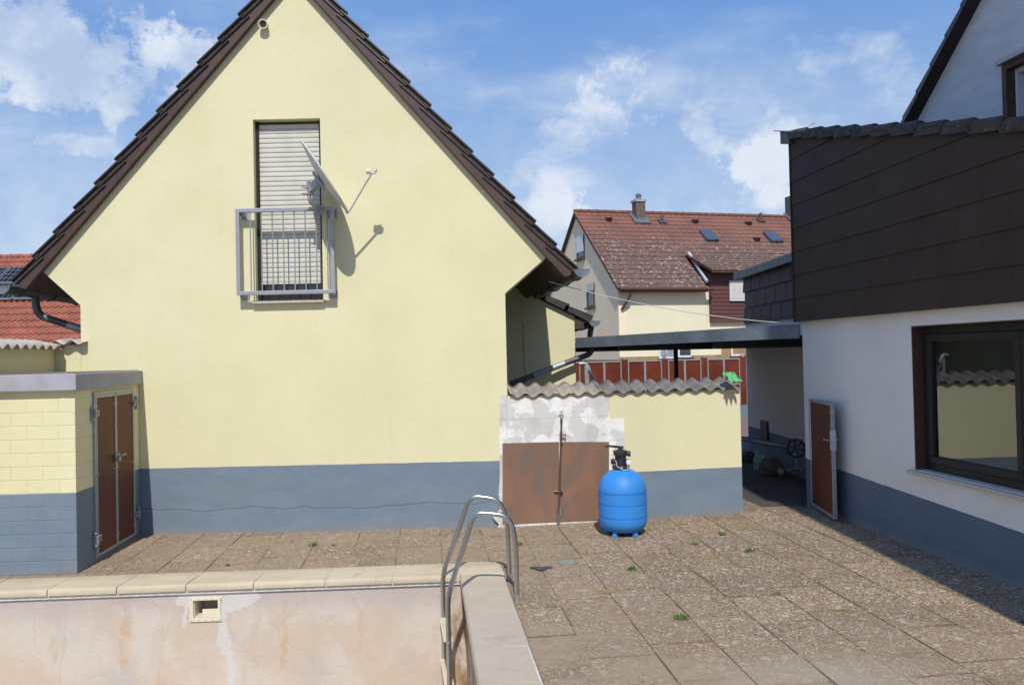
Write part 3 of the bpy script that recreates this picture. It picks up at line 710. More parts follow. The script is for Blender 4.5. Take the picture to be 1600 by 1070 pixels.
# copper standpipe
cp_b, cp_t = onw(871.5, 826, .045), onw(876, 655, .05); cp_b = Vector((cp_b.x, cp_b.y-.0, 0.0))
wpz = thing('water_pipe', 'thin copper water pipe with a garden tap on top, standing against the brown wall tiles', 'pipe', tuple(cp_b))
b = MB(); b.tube([cp_b, cp_t], .011, 10); b.build('pipe', m_copper, wpz, smooth=True)
b = MB(); b.tube([cp_b, cp_b+(cp_t-cp_b)*.10], .016, 10); b.build('pipe_sleeve', m_zinc, wpz, smooth=True)
b = MB(); tp = cp_t; b.tube([tp, tp+Vector((0,0,.06))], .014, 10); b.tube([tp+Vector((0,.03,.04)), tp+Vector((0,-.05,.04)), tp+Vector((0,-.06,.02))], .011, 8)
b.tube([tp+Vector((0,0,.06)), tp+Vector((0,0,.085))], .007, 8); b.obox(tp+Vector((.0,0,.092)), (.026,0,.004), (0,.008,0), (0,0,.005)); b.build('tap', m_galv, wpz, smooth=False, bevel=.001)
for fy, sx in ((679, 1), (766, -1)):
    q = onw(875, fy, .045); q.x = cp_b.x + (cp_t.x-cp_b.x)*(q.z/cp_t.z); b = MB(); b.tube([q-Vector((0,0,.03)), q+Vector((0,0,.03))], .015, 8); b.tube([q, q+Vector((.055*sx,0,0))], .011, 8); b.tube([q+Vector((.04*sx,0,0)), q+Vector((.06*sx,0,0))], .014, 8)
    b.build('stub', m_copper, wpz, smooth=True)
for fy in (693, 769): 
    q = onw(876, fy, .02); b = MB(); b.lathe([(0,0),(.018,0),(.018,.02),(0,.02)], q, 12, (-nw).to_track_quat('Z','Y').to_matrix()); b.build('pipe_clip', m_black, wpz)

# ------------------------------------------------------------ BLUE SAND FILTER
tb = PZ(975, 835, 0); tb = Vector((tb.x, tb.y+.05, 0))
sf = thing('sand_filter', 'round bright blue pool filter tank with a black valve on top', 'pool filter', tuple(tb))
Rt = .258; z_ = .03
pf = [(0,z_),(.13,z_),(.19,z_+.018),(.235,z_+.055),(Rt-.005,z_+.095),(Rt,z_+.125)]
def groove(z, r): return [(r,z-.02),(r,z-.0055),(r-.006,z-.004),(r-.006,z+.004),(r,z+.0055),(r,z+.02)]
pf += groove(.20, Rt) + groove(.335, Rt) + groove(.455, Rt-.001)
pf += [(Rt-.004,.50),(Rt-.018,.55),(Rt-.045,.60),(Rt-.085,.645),(.12,.678),(.075,.694),(.07,.70),(0,.70)]
b = MB(); b.lathe(pf, tb, 72); b.build('tank', m_blue, sf, smooth=True)
for k in range(5):
    th = math.radians(-90+36+72*k); q = tb+Vector((.17*math.cos(th), .17*math.sin(th), 0)); u_ = Vector((math.cos(th), math.sin(th), 0)); v_ = Vector((-u_.y, u_.x, 0))
    b = MB(); b.hex([q+u_*.025+v_*.015+Vector((0,0,.07)), q-u_*.02+v_*.015+Vector((0,0,.05)), q-u_*.02-v_*.015+Vector((0,0,.05)), q+u_*.025-v_*.015+Vector((0,0,.07))],
        [q+u_*.035+v_*.028, q-u_*.02+v_*.028, q-u_*.02-v_*.028, q+u_*.035-v_*.028]); b.build('foot', m_blue, sf, bevel=.006)
m_vb = M('black_valve_plastic', (.022,.024,.026), .45, (.04,.042,.045), 20)
vz = tb+Vector((-.01,0,.70))
b = MB(); b.lathe([(0,-.004),(.085,-.004),(.09,.008),(.078,.03),(.06,.036),(0,.036)], vz, 32)
for k in range(10):
    th = k*math.pi/5; b.obox(vz+Vector((.082*math.cos(th), .082*math.sin(th), .018)), (.01,0,0), (0,.01,0), (0,0,.014))
b.build('flange_clamp', m_vb, sf, smooth=True)
b = MB(); b.lathe([(0,.03),(.058,.034),(.062,.06),(.060,.14),(.068,.15),(.075,.165),(.072,.185),(.04,.20),(0,.203)], vz, 28)
for dx_, dy_, zz in ((.1,-.02,.155), (-.095,-.02,.075), (.09,-.03,.07)):
    q = vz+Vector((0,0,zz)); b.tube([q, q+Vector((dx_,dy_,0))], .024, 14); b.tube([q+Vector((dx_,dy_,0))*.8, q+Vector((dx_,dy_,0))*1.05], .031, 14)
for k in range(6):
    th = k*math.pi/3; b.tube([vz+Vector((.066*math.cos(th), .066*math.sin(th), .14)), vz+Vector((.066*math.cos(th), .066*math.sin(th), .192))], .009, 8)
b.build('multiport_valve', m_vb, sf, smooth=True)
b = MB(); q = vz+Vector((0,0,.2)); b.tube([q, q+Vector((0,0,.03))], .025, 14); b.tube([q+Vector((.03,0,.022)), q+Vector((-.06,-.02,.035)), q+Vector((-.13,-.04,.045)), q+Vector((-.165,-.05,.04))], [.014,.013,.011,.012], 10); b.build('valve_handle', m_vb, sf, smooth=True)
b = MB(); b.lathe([(0,0),(.026,0),(.028,.012),(.024,.016),(0,.016)], vz+Vector((.075,-.055,.07)), 18, Vector((.2,-1,.1)).to_track_quat('Z','Y').to_matrix()); b.build('pressure_gauge', m_pvc, sf, smooth=True)
b = MB(); b.tube([vz+Vector((-.06,-.055,.09)), vz+Vector((-.05,-.10,.03)), vz+Vector((.02,-.12,-.005)), vz+Vector((.06,-.10,.0)), vz+Vector((.07,-.06,.05))], .003, 6); b.build('gauge_hose', m_pvc, sf, smooth=True)

# ------------------------------------------------------------ SWIMMING POOL
pool = thing('swimming_pool', 'empty swimming pool with stained pink plaster walls and pale sandstone coping', 'swimming pool', (icorner.x-3, 4, 0))
def mpool():
    m, t, b_ = newmat('stained_pool_plaster'); p = t.pos(); x, y, z = t.sep(p)
    c = t.mix(t.ss(t.noise(p, 1.5, 8, .62, .5), .42, .58), (.585,.515,.435), (.56,.45,.35))
    c = t.mix(t.math('MULTIPLY', t.ss(t.noise(t.map(p, loc=(3,1,2), sc=(1,1,.6)), 2.4, 8, .65, .4), .50, .68), .75), c, (.48,.445,.41))
    c = t.mix(t.math('MULTIPLY', t.ss(t.noise(t.map(p, loc=(7,1,2), sc=(3.0,3.0,.5)), 2.2, 7, .65, .3), .58, .76), .5), c, (.45,.30,.19))
    c = t.mix(t.ss(z, -.30, .0), c, t.mix(t.noise(p, 5, 6, .7), (.42,.35,.33), (.50,.43,.40)))
    c = t.mix(t.math('MULTIPLY', t.ss(t.noise(p, 2.6, 9, .7, .8), .58, .68), .45), c, (.57,.55,.52))
    nz = t.math('SUBTRACT', t.noise(p, 4, 9, .72), .5)
    def band(cx, w_, k=0):
        q = t.math('ABSOLUTE', t.math('ADD', t.math('SUBTRACT', x, t.math('ADD', cx, t.math('MULTIPLY', z, k))), t.math('MULTIPLY', nz, .30))); return t.math('LESS_THAN', q, w_)
    sx = -2.62
    w1 = t.math('MULTIPLY', band(sx+.05, .035, -.14), t.math('LESS_THAN', z, -.20))
    e = t.math('ADD', t.math('POWER', t.math('DIVIDE', t.math('ADD', t.math('SUBTRACT', x, sx+.05), t.math('MULTIPLY', nz, .5)), .34), 2), t.math('POWER', t.math('DIVIDE', t.math('ADD', t.math('ADD', z, .08), t.math('MULTIPLY', nz, .35)), .12), 2))
    w2 = t.math('LESS_THAN', e, 1)
    w3 = t.math('MULTIPLY', band(sx-.22, .015), t.math('MULTIPLY', t.math('LESS_THAN', z, -.1), t.math('GREATER_THAN', z, -.32)))
    wt = t.math('MAXIMUM', t.math('MAXIMUM', w1, w2), w3); c = t.mix(t.math('MULTIPLY', wt, .85), c, (.60,.58,.555))
    for cx, w_ in ((-3.35, .04), (-3.95, .03), (-2.0,.02)):
        c = t.mix(t.math('MULTIPLY', band(cx, w_), t.math('MULTIPLY', t.ss(t.noise(t.map(p, sc=(1,1,.7)), 3, 6), .42, .62), .4)), c, (.46,.30,.18))
    # rust down the corner
    cr2 = t.ss(t.math('ADD', x, t.math('MULTIPLY', nz, .12)), icorner.x-.16, icorner.x+.02)
    c = t.mix(t.math('MULTIPLY', cr2, t.ss(t.noise(t.map(p, sc=(1,1,.5)), 7, 7, .7), .36, .6)), c, (.27,.15,.06))
    ck = t.vor(p, 1.3, 'DISTANCE_TO_EDGE'); c = t.mix(t.math('MULTIPLY', t.math('LESS_THAN', t.math('ADD', ck.outputs['Distance'], t.math('MULTIPLY', nz, .25)), .004), .12), c, (.26,.19,.14))
    t.put(b_.inputs['Base Color'], c); b_.inputs['Roughness'].default_value = .9
    t.put(b_.inputs['Normal'], t.bump(t.math('ADD', t.noise(p, 40, 5, .6), t.math('MULTIPLY', t.noise(p, 6, 5, .6), 2)), .4, .008)); return m
m_pool = mpool()
def mcope():
    m, t, b_ = newmat('pale_sandstone_coping'); p = t.pos()
    c = t.mix(t.ss(t.noise(t.map(p, sc=(.5,1.6,1)), 3, 7, .6), .35, .65), (.58,.49,.35), (.52,.43,.31))
    x, y, z = t.sep(p)
    c = t.mix(t.ss(t.math('SUBTRACT', y, t.math('MULTIPLY', x, .2)), 6.9, 6.5), c, t.mix(.6, c, (.45,.38,.31)))
    c = t.mix(t.math('MULTIPLY', t.ss(t.noise(p, 6, 8, .7), .5, .75), .45), c, (.33,.24,.16))
    c = t.mix(t.math('MULTIPLY', t.ss(t.noise(p, 35, 6, .7), .62, .72), .5), c, (.24,.18,.13))
    t.put(b_.inputs['Base Color'], c); b_.inputs['Roughness'].default_value = .8
    t.put(b_.inputs['Normal'], t.bump(t.math('ADD', t.noise(p, 70, 5, .6), t.math('MULTIPLY', t.noise(p, 8, 5, .6), 3)), .3, .006)); return m
m_cope = mcope()
over = .04; zb_ = -1.45
wi = [Vector((farL_i.x, farL_i.y+over, 0)), Vector((icorner.x+over, icorner.y+over, 0)), Vector((nearR_i.x+over, nearR_i.y-over, 0)), Vector((nearL_i.x, nearL_i.y-over, 0))]
sk_c = PD(321, 948.5, 6.7)
# far wall with skimmer opening
fu = (wi[1]-wi[0]); Lf = fu.length; fu.normalize(); fnrm = Vector((-fu.y, fu.x, 0))
def onf(px, py):
    r = ray(px, py); P0 = Vector((0,0,H)); t_ = (wi[0]-P0).dot(fnrm)/r.dot(fnrm); return P0+r*t_
def f2(px, py): q = onf(px, py); return ((q-wi[0]).dot(fu), q.z)
sa, sb_ = f2(303, 965), f2(341, 936); hole_ = rect(sa[0], sb_[0], sa[1], sb_[1])
holed(wi[0], fu, (0,0,1), fnrm, .25, [(0,zb_), (Lf,zb_), (Lf,-.005), (0,-.005)], [hole_]).build('pool_wall', m_pool, pool, label='far pool wall with white filler streaks')
for i in (1, 2, 3):
    a, c = wi[i], wi[(i+1)%4]; u_ = (c-a).normalized(); n_ = Vector((-u_.y, u_.x, 0))
    if n_.dot(Vector((-4,3.5,0))-a) > 0: n_ = -n_
    e_ = .0
    b = MB(); b.prism([a+Vector((0,0,zb_)), c+Vector((0,0,zb_)), c+Vector((0,0,-.005)), a+Vector((0,0,-.005))], n_*.25); b.build('pool_wall', m_pool, pool)
b = MB(); b.add([p+Vector((0,0,zb_+.01)) for p in wi], [(0,1,2,3)]); b.build('pool_floor', m_pool, pool)
# skimmer
sk = MB(); 
def fp(a, z, o): return wi[0]+fu*a+Vector((0,0,z))-fnrm*o
a0, a1, zz0, zz1 = sa[0], sb_[0], sa[1], sb_[1]; fr_ = .03
for (p_, q_, r_, s_) in ((a0-fr_, a1+fr_, zz1, zz1+fr_*.7), (a0-fr_, a1+fr_, zz0-fr_, zz0), (a0-fr_, a0, zz0, zz1), (a1, a1+fr_*.7, zz0, zz1)):
    sk.obox(fp((p_+q_)/2, (r_+s_)/2, .004), fu*(q_-p_)/2, (0,0,(s_-r_)/2), fnrm*.010)
for (p_, q_, r_, s_) in ((a0, a1, zz0-.0, zz0+.006), (a0, a0+.006, zz0+.006, zz1), (a1-.006, a1, zz0+.006, zz1), (a0+.006, a1-.006, zz1-.006, zz1)):
    sk.obox(fp((p_+q_)/2, (r_+s_)/2, -.13), fu*(q_-p_)/2, (0,0,(s_-r_)/2), fnrm*.12)
sk.obox(fp((a0+a1)/2+.02, zz0+.03, -.07), fu*((a1-a0)/2-.03), (0,0,.022), fnrm*.006)
sk.obox(fp((a0+a1)/2, (zz0+zz1)/2, -.26), fu*.14, (0,0,.1), fnrm*.006)
so_ = sk.build('skimmer', m_creamp, pool, bevel=.001)
for k in range(5):
    for z in (zz1+.011, zz0-.018):
        q = MB(); q.lathe([(0,0),(.005,0),(.005,.003),(0,.004)], fp(a0-.015+(a1-a0+.03)*k/4, z, .013), 8, (-fnrm).to_track_quat('Z','Y').to_matrix()); q.build('screw', m_galv, so_)
# coping stones: nose profile swept along the edge
def coping(p_in, p_out, q_in, q_out, gap=.005, label=None, nose_in=True, nose_out=True):
    """stone between section p and section q; *_in on pool side"""
    d_ = (q_in-p_in).normalized(); d2 = (q_out-p_out).normalized()
    A_, B_, C_, D_ = p_in+d_*gap, p_out+d2*gap, q_in-d_*gap, q_out-d2*gap
    prof = [(0,-.048),(0,-.010),(.006,-.002),(.02,0.0)] + [(x_, 0) for x_ in (.1,.3)] + [(None,1)]
    secs = []
    wob = random.uniform(-.002, .002)
    for I, O in ((A_, B_), (C_, D_)):
        u_ = O-I; L_ = u_.length; u_.normalize(); z_ = wob
        pts = [I+Vector((0,0,-.052)), I-u_*.003+Vector((0,0,-.03)), I+u_*.002+Vector((0,0,-.010+z_)), I+u_*.012+Vector((0,0,.001+z_)), I+u_*.05+Vector((0,0,.004+z_)),
               I+u_*(L_*.6)+Vector((0,0,.002+z_)), O-u_*.03+Vector((0,0,-.001+z_)), O-u_*.008+Vector((0,0,-.008+z_)), O+Vector((0,0,-.022)), O+Vector((0,0,-.075)), I+u_*.08+Vector((0,0,-.052))]
        secs.append(pts)
    mb = MB(); N_ = len(secs[0]); mb.v = secs[0]+secs[1]
    mb.f = [(j, (j+1)%N_, N_+(j+1)%N_, N_+j) for j in range(N_)] + [tuple(range(N_))[::-1], tuple(range(N_, 2*N_))]
    return mb.build('coping_stone', m_cope, pool, smooth=True, label=label)
# far row
xj = [icorner.x-.02 - .575*k + random.uniform(-.02,.02) for k in range(0, 15)]
def offp(base, d_, x_): return base + d_*((x_-base.x)/d_.x)
for i in range(14):
    coping(offp(icorner, fdir, xj[i+1]), offp(ocorner, fdir, xj[i+1]), offp(icorner, fdir, xj[i]), offp(ocorner, fdir, xj[i]))
# right row
yj = [6.80] + [6.80-.575*k for k in range(1, 11)]
def offy(base, d_, y_): return base + d_*((y_-base.y)/d_.y)
y_first = icorner.y-.0; ys = [PZ(740, 896.5, CZ).y]; 
while ys[-1] > YN+.3: ys.append(ys[-1]-.565)
for i in range(len(ys)-1):
    coping(offy(icorner, rdir, ys[i+1]), offy(ocorner, rdir, ys[i+1]), offy(icorner, rdir, ys[i]), offy(ocorner, rdir, ys[i]), gap=.0075)
# rounded corner stone
P1 = offp(icorner, fdir, xj[0]); P2 = offp(ocorner, fdir, xj[0]); P3 = offy(ocorner, rdir, ys[0]); P4 = offy(icorner, rdir, ys[0])
cs = ocorner; r0 = .20; pa = cs-fdir*r0; pb = cs+rdir*r0; arc = [pa*(1-t_)**2+cs*2*t_*(1-t_)+pb*t_**2 for t_ in [i/8 for i in range(9)]]
loop = [P1+fdir*.004, icorner, P4-rdir*.004, P3-rdir*.004] + arc[::-1] + [P2+fdir*.004]
cc = sum(loop, Vector())/len(loop)
mb = MB(); n_ = len(loop)
for dz_, sc_ in ((-.052, 1), (-.008, 1), (.0, .985), (.003, .955)):
    for p in loop: q = cc+(p-cc)*sc_; mb.v.append(Vector((q.x, q.y, CZ+dz_)))
for k in range(3): mb.f += [(k*n_+j, k*n_+(j+1)%n_, (k+1)*n_+(j+1)%n_, (k+1)*n_+j) for j in range(n_)]
mb.f += [tuple(3*n_+j for j in range(n_)), tuple(range(n_))[::-1]]
mb.build('coping_stone', m_cope, pool, smooth=True, label='rounded corner coping stone')
# remaining near and left rims
b = MB()
b.prism([p+Vector((0,0,-.052)) for p in (nearR_i, nearR_o, nearL_o, nearL_i)], (0,0,.052)); b.prism([p+Vector((0,0,-.052)) for p in (nearL_i+Vector((0,.01,0)), nearL_o+Vector((0,.01,0)), farL_o-Vector((0,.02,0)), farL_i-Vector((0,.02,0)))], (0,0,.052)); b.build('pool_rim', m_cope, pool)
# mortar bed under the stones
m_mort = M('white_mortar', (.66,.64,.60), .95, (.5,.48,.44), 20)
b = MB(); 
b.prism([offp(icorner,fdir,XL+.05)+Vector((0,.02,-.085)), icorner+Vector((.02,.02,-.085)), ocorner+Vector((-.03,-.03,-.085)), offp(ocorner,fdir,XL+.05)+Vector((0,-.03,-.085))], (0,0,.0815))
i2 = icorner+rdir*.0; b.prism([icorner+Vector((.022,.018,-.084)), nearR_i+Vector((.02,0,-.084)), nearR_o+Vector((-.03,.45,-.084)), ocorner+Vector((-.032,-.032,-.084))], (0,0,.0805))
b.build('mortar_bed', m_mort, pool)

# ------------------------------------------------------------ POOL LADDER
ld_o = PZ(808, 938, 0)
lad = thing('pool_ladder', 'stainless steel pool ladder hooked over the coping with two cream plastic treads', 'ladder', tuple(ld_o))
def rail(D, pix):
    P = [PD(x_, y_, D) for x_, y_ in pix]; P[0] = Vector((P[1].x, D, -1.15)); b = MB(); lo_ = arcpath([P[0], P[1], P[2], (P[2]+P[3])/2], .10, 6); up_ = arcpath([(P[2]+P[3])/2, *P[3:]], .16, 9); b.tube(lo_[:-1]+up_, .0205, 16); r_ = b.build('handrail', m_steel, lad, smooth=True)
    q = MB(); q.tube([P[-1]+Vector((0,0,-.03)), P[-1]+Vector((0,0,.05))], .025, 16); q.build('ground_socket', m_galv, r_, smooth=True); return P
Dn, Df = ld_o.y, ld_o.y+.56
Pn = rail(Dn, [(699.5,1070),(699.5,931),(722,862),(741,800),(797,805),(806,848),(808,938)])
Pf = rail(Df, [(692,1070),(691.5,896),(714,836),(734,774),(783,780),(793,820),(796.5,905)])
for z_ in (-.31, -.66):
    q = MB(); m0 = Vector((Pn[1].x, Dn, z_)); m1 = Vector((Pf[1].x, Df, z_)); dd = (m1-m0); 
    q.obox((m0+m1)/2, dd*.46, (.038,0,0), (0,0,.012)); 
    for k in range(-3, 4): q.obox((m0+m1)/2+Vector((k*.010,0,.014)), dd*.45, (.003,0,0), (0,0,.003))
    st_ = q.build('tread', m_creamp, lad, bevel=.003)
    for m_, s_ in ((m0, 1), (m1, -1)):
        q = MB(); q.lathe([(0,0),(.010,0),(.010,.006),(0,.008)], m_+Vector((0,-.0215,0)), 10, Matrix.Rotation(math.radians(90), 3, 'X')); q.build('bolt', m_galv, st_)

# ------------------------------------------------------------ REAR YELLOW ANNEX beyond the house
DA = 12.2
an = thing('yellow_annex', 'small yellow outbuilding with a brown lean-to roof behind the corrugated wall', 'outbuilding', (.3, DA, 0))
ax0, ax1 = -.62, PD(899, 560, DA).x
ev = PD(921, 499, DA-.06); tp_ = PD(838, 459, DA-.06); sA = (XZ(tp_)-XZ(ev)).normalized(); nA = Vector((-sA.z,0,sA.x)); nA = nA if nA.z > 0 else -nA
evp = XZ(ev)
def rz(x_): return evp.z + (x_-evp.x)*(sA.z/sA.x) - .06
b = holed((0,DA,0), (1,0,0), (0,0,1), (0,1,0), 2.2, [(ax0,-.05), (ax1,-.05), (ax1,rz(ax1)), (ax0,rz(ax0))]); b.build('wall', m_yel, an)
b = MB(); Lr = 2.2; b.prism([Vector((p.x, DA-.05, p.z)) for p in (evp+nA*-.035, evp+sA*Lr+nA*-.035, evp+sA*Lr+nA*.01, evp+nA*.01)], (0,2.3,0)); arf = b.build('roof', m_tile, an)
for i in range(5):
    a = evp+sA*(i*.40+.42)+nA*.015; e = evp+sA*(i*.40-.03)+nA*.015
    b = MB(); b.prism([Vector((p.x, DA-.085, p.z)) for p in (e-nA*.05, a-nA*.05, a+nA*.03, e+nA*.065)], (0,.03,0)); b.prism([Vector((p.x, DA-.055, p.z)) for p in (e, a, a+nA*.03, e+nA*.065)], (0,.3,0))
    b.build('verge_tile', m_tile, arf)
b = MB(); b.box((ax1-.0, DA-.04, rz(ax1)-.20), (ax1+.14, DA+2.2, rz(ax1)-.03)); b.build('soffit', m_soff, an)
gp = PD(929, 501.5, DA-.10); gutter(an, gp, Vector((0,1,0)), 2.3, .08)
b = MB(); q0 = gp+Vector((-.02,.25,-.05)); q1 = PD(921, 527, q0.y); q2 = PD(926, 541, DA-.12); q25 = PD(922, 553, DA-.13); q3 = PD(892, 564, DA-.13); q4 = PD(798, 600, DA-.2)
b.tube(arcpath([q0, q1, q2, q25, q3, q4], .12, 6), .043, 12); b.build('downpipe', m_zincd, an, smooth=True)
b = MB(); b.tube([q3+(q4-q3)*.10, q3+(q4-q3)*.62], .047, 24); b.build('downpipe_sleeve', m_galv, an, smooth=True)
b = MB(); cx = PD(819, 550, DA).x; b.tube([(cx, DA-.012, .1), (cx, DA-.012, PD(817, 505, DA).z)], .008, 6); b.build('wall_cable', m_alu, an)

# ------------------------------------------------------------ WHITE EXTENSION on the right
wk = (PZ(1600, 921, 0) - PZ(1261, 790, 0)); E0 = PZ(1261, 790, 0); wdir = wk.normalized(); wn = Vector((-wdir.y, wdir.x, 0))
if wn.x < 0: wn = -wn                    # into the building
LE = 5.68
ext = thing('white_extension', 'white rendered extension with brown panel cladding above and a large dark framed window', 'building', tuple(E0))
def onE(px, py, o=0):
    r = ray(px, py); P0 = Vector((0,0,H)); t_ = (E0-wn*o-P0).dot(wn)/r.dot(wn); return P0+r*t_
def e2(px, py): q = onE(px, py); return ((q-E0).dot(wdir), q.z)
zc0 = e2(1250, 503)[1]; 
wa, wb = e2(1430, 733), e2(1430, 509)
w0_, w1_ = wa[0], wa[0]+2.25; wz0, wz1 = wa[1], wb[1]
holed(E0, wdir, (0,0,1), wn, .25, [(0,-.1), (LE,-.1), (LE,zc0+.1), (0,zc0+.1)], [rect(w0_, w1_, wz0, wz1)]).build('wall', m_white, ext)
b = MB(); b.prism([E0+wn*.25+Vector((0,0,-.1)), E0+wn*3.5+Vector((0,0,-.1)), E0+wn*3.5+Vector((0,0,zc0+.1)), E0+wn*.25+Vector((0,0,zc0+.1))], wdir*.22); b.build('rear_wall', m_white, ext)
# cladding plane
CO = .085
rA = E0-wn*CO; 
def c2(px, py): q = onE(px, py, CO); return ((q-E0).dot(wdir), q.z)
t0, t1 = c2(1240, 214), c2(1600, 203); msl = (t1[1]-t0[1])/(t1[0]-t0[0])
def rtop(s): return t0[1]+(s-t0[0])*msl
s_st = -.03
m_clad = M('brown_cladding_panel', (.052,.032,.024), .6, (.062,.039,.030), 2.5, spec=.2, bump=.15, bsc=40)
cl = MB(); rows = 9; rh = .287
for r in range(rows):
    za = zc0 + r*rh; zb2 = za+rh
    off = (r % 2)*.3; j = -1
    s = s_st - off
    while s < LE:
        sA_, sB_ = max(s, s_st)+.0006, min(s+.6, LE)-.0006; s += .6
        if sB_-sA_ < .02: continue
        ta, tb2 = rtop(sA_), rtop(sB_)
        if za > ta and za > tb2: continue
        tilt = .010
        def cpn(s_, z_, o): return E0+wdir*s_+Vector((0,0,z_))-wn*(CO-.012+o)
        zA, zB = min(zb2-.004, ta), min(zb2-.004, tb2)
        if zA <= za+.02 or zB <= za+.02: 
            if zA <= za+.005 and zB <= za+.005: continue
            zA, zB = max(zA, za+.004), max(zB, za+.004)
        cl.hex([cpn(sA_, za, tilt), cpn(sB_, za, tilt), cpn(sB_, zB, .002), cpn(sA_, zA, .002)], [cpn(sA_, za, -.002), cpn(sB_, za, -.002), cpn(sB_, zB, -.006), cpn(sA_, zA, -.006)])
cl.build('cladding', m_clad, ext)
b = MB(); n_ = 2; b.prism([E0+wdir*s_st-wn*(CO-.016)+Vector((0,0,zc0+.004)), E0+wdir*LE-wn*(CO-.016)+Vector((0,0,zc0+.004)), E0+wdir*LE-wn*(CO-.016)+Vector((0,0,rtop(LE)-.01)), E0+wdir*s_st-wn*(CO-.016)+Vector((0,0,rtop(s_st)-.01))], wn*(CO-.016-.001+.0)); b.build('cladding_backing', m_black, ext)
b = MB(); b.prism([E0+wdir*(s_st-.02)-wn*(CO+.004)+Vector((0,0,zc0)), E0+wdir*(s_st-.001)-wn*(CO+.004)+Vector((0,0,zc0)), E0+wdir*(s_st-.001)-wn*(CO+.004)+Vector((0,0,rtop(0))), E0+wdir*(s_st-.02)-wn*(CO+.004)+Vector((0,0,rtop(0)))], wn*3.4); b.build('rear_cladding', m_clad, ext)
# extension roof
eo = .12; rs0 = -.20
def rp(s_, o, up_=0): return E0+wdir*s_-wn*o+Vector((0,0,rtop(s_)+up_))
b = MB(); b.hex([rp(rs0, eo-.02, .05), rp(LE, eo-.02, .05), rp(LE, -1.25, .05), rp(rs0, -1.25, .05)], [rp(rs0, eo-.02, -.004), rp(LE, eo-.02, -.004), rp(LE, -1.25, -.004), rp(rs0, -1.25, -.004)])
b.hex([rp(rs0, -1.25, .05), rp(1.6, -1.25, .05), rp(1.6, -3.4, .05), rp(rs0, -3.4, .05)], [rp(rs0, -1.25, -.004), rp(1.6, -1.25, -.004), rp(1.6, -3.4, -.004), rp(rs0, -3.4, -.004)])
er = b.build('roof', m_tile2, ext)
sd2 = Vector((wdir.x, wdir.y, msl)).normalized()
i = 0; s_ = 0.02
while s_ < LE-.3:
    vb = MB(); pr = [(0,-.055),(0,.05),(.02,.085),(.055,.10),(.09,.085),(.11,.055),(.22,.05),(.26,.07),(.30,.05),(.30,.04),(.02,.035),(.012,-.055)]
    rings = []; tw = random.uniform(-.006,.006)
    for sv, dn_ in ((s_, .0+.004), (s_+.36, .035+.004), (s_+.385, .028+.004)):
        rings.append([rp(sv, eo+.01-y_, c_*.78+dn_*.8+tw+.008) for y_, c_ in pr])
    N_ = len(pr)
    for r_ in rings: vb.v += r_
    for q in range(2): vb.f += [(q*N_+j, q*N_+(j+1)%N_, (q+1)*N_+(j+1)%N_, (q+1)*N_+j) for j in range(N_)]
    vb.f += [tuple(range(N_))[::-1], tuple(2*N_+j for j in range(N_))]
    vb.build('verge_tile', m_tile2, er, bevel=.004); s_ += .352
b = MB(); b.hex([rp(rs0-.08, eo+.05, .085), rp(.12, eo+.02, .06), rp(.12, -3.4, .06), rp(rs0-.08, -3.4, .085)], [rp(rs0-.08, eo+.05, .075), rp(.12, eo+.02, .052), rp(.12, -3.4, .052), rp(rs0-.08, -3.4, .075)])
b.hex([rp(rs0, eo+.0, .074), rp(.03, eo, .05), rp(.03, -3.4, .05), rp(rs0, -3.4, .074)], [rp(rs0, eo, -.09), rp(.03, eo, -.09), rp(.03, -3.4, -.09), rp(rs0, -3.4, -.09)])
b.build('ridge_flashing', m_zincd, ext)
# window
def we(s_, z_, o=0): return E0+wdir*s_+Vector((0,0,z_))-wn*o
b = MB(); b.prism([we(w0_+.001, wz0+.001, -.001), we(w0_+.001, wz0+.001, -.13), we(w0_+.001, wz1-.001, -.13), we(w0_+.001, wz1-.001, -.001)], wdir*.012)
b.prism([we(w0_+.013, wz1-.012, -.001), we(w0_+.013, wz1-.012, -.13), we(w1_-.001, wz1-.012, -.13), we(w1_-.001, wz1-.012, -.001)], (0,0,.011))
b.build('window_reveal', m_wood, ext)
wn_ = MB()
def frm(mb, s0_, s1_, za, zb2, w_, o0, o1):
    for (p_, q_, r_, t_) in ((s0_, s1_, zb2-w_, zb2), (s0_, s1_, za, za+w_), (s0_, s0_+w_, za+w_, zb2-w_), (s1_-w_, s1_, za+w_, zb2-w_)):
        mb.obox((we((p_+q_)/2, (r_+t_)/2, -(o0+o1)/2)), wdir*(q_-p_)/2, (0,0,(t_-r_)/2), wn*(o1-o0)/2)
frm(wn_, w0_+.013, w1_-.001, wz0+.002, wz1-.013, .07, .10, .17)
wno = wn_.build('window', m_dark, ext, bevel=.004)
half = w0_+.013+.07; mid_ = (e2(1583, 650)[0])
for p_, q_ in ((half+.002, mid_-.01), (mid_+.01, mid_+.01+(mid_-half)-.02)):
    q = MB(); frm(q, p_, q_, wz0+.074, wz1-.085, .068, .085, .15); sh_ = q.build('sash', m_dark, wno, bevel=.006)
    q = MB(); q.obox(we((p_+q_)/2, (wz0+wz1)/2, -.12), wdir*((q_-p_)/2-.062), (0,0,(wz1-wz0)/2-.14), wn*.004); q.build('glass', m_glass, sh_)
b = MB(); b.obox(we(mid_, (wz0+wz1)/2, -.12), wdir*.009, (0,0,(wz1-wz0)/2-.09), wn*.03); b.build('mullion', m_dark, wno)
b = MB(); b.obox(we((w0_+w1_)/2, wz0-.018, .005), wdir*((w1_-w0_)/2+.06), (0,0,.019), wn*.075) if False else b.prism([we(w0_-.05, wz0-.035, .065), we(w1_+.05, wz0-.035, .065), we(w1_+.05, wz0-.005, .065), we(w0_-.05, wz0-.005, .065)], wn*.063)
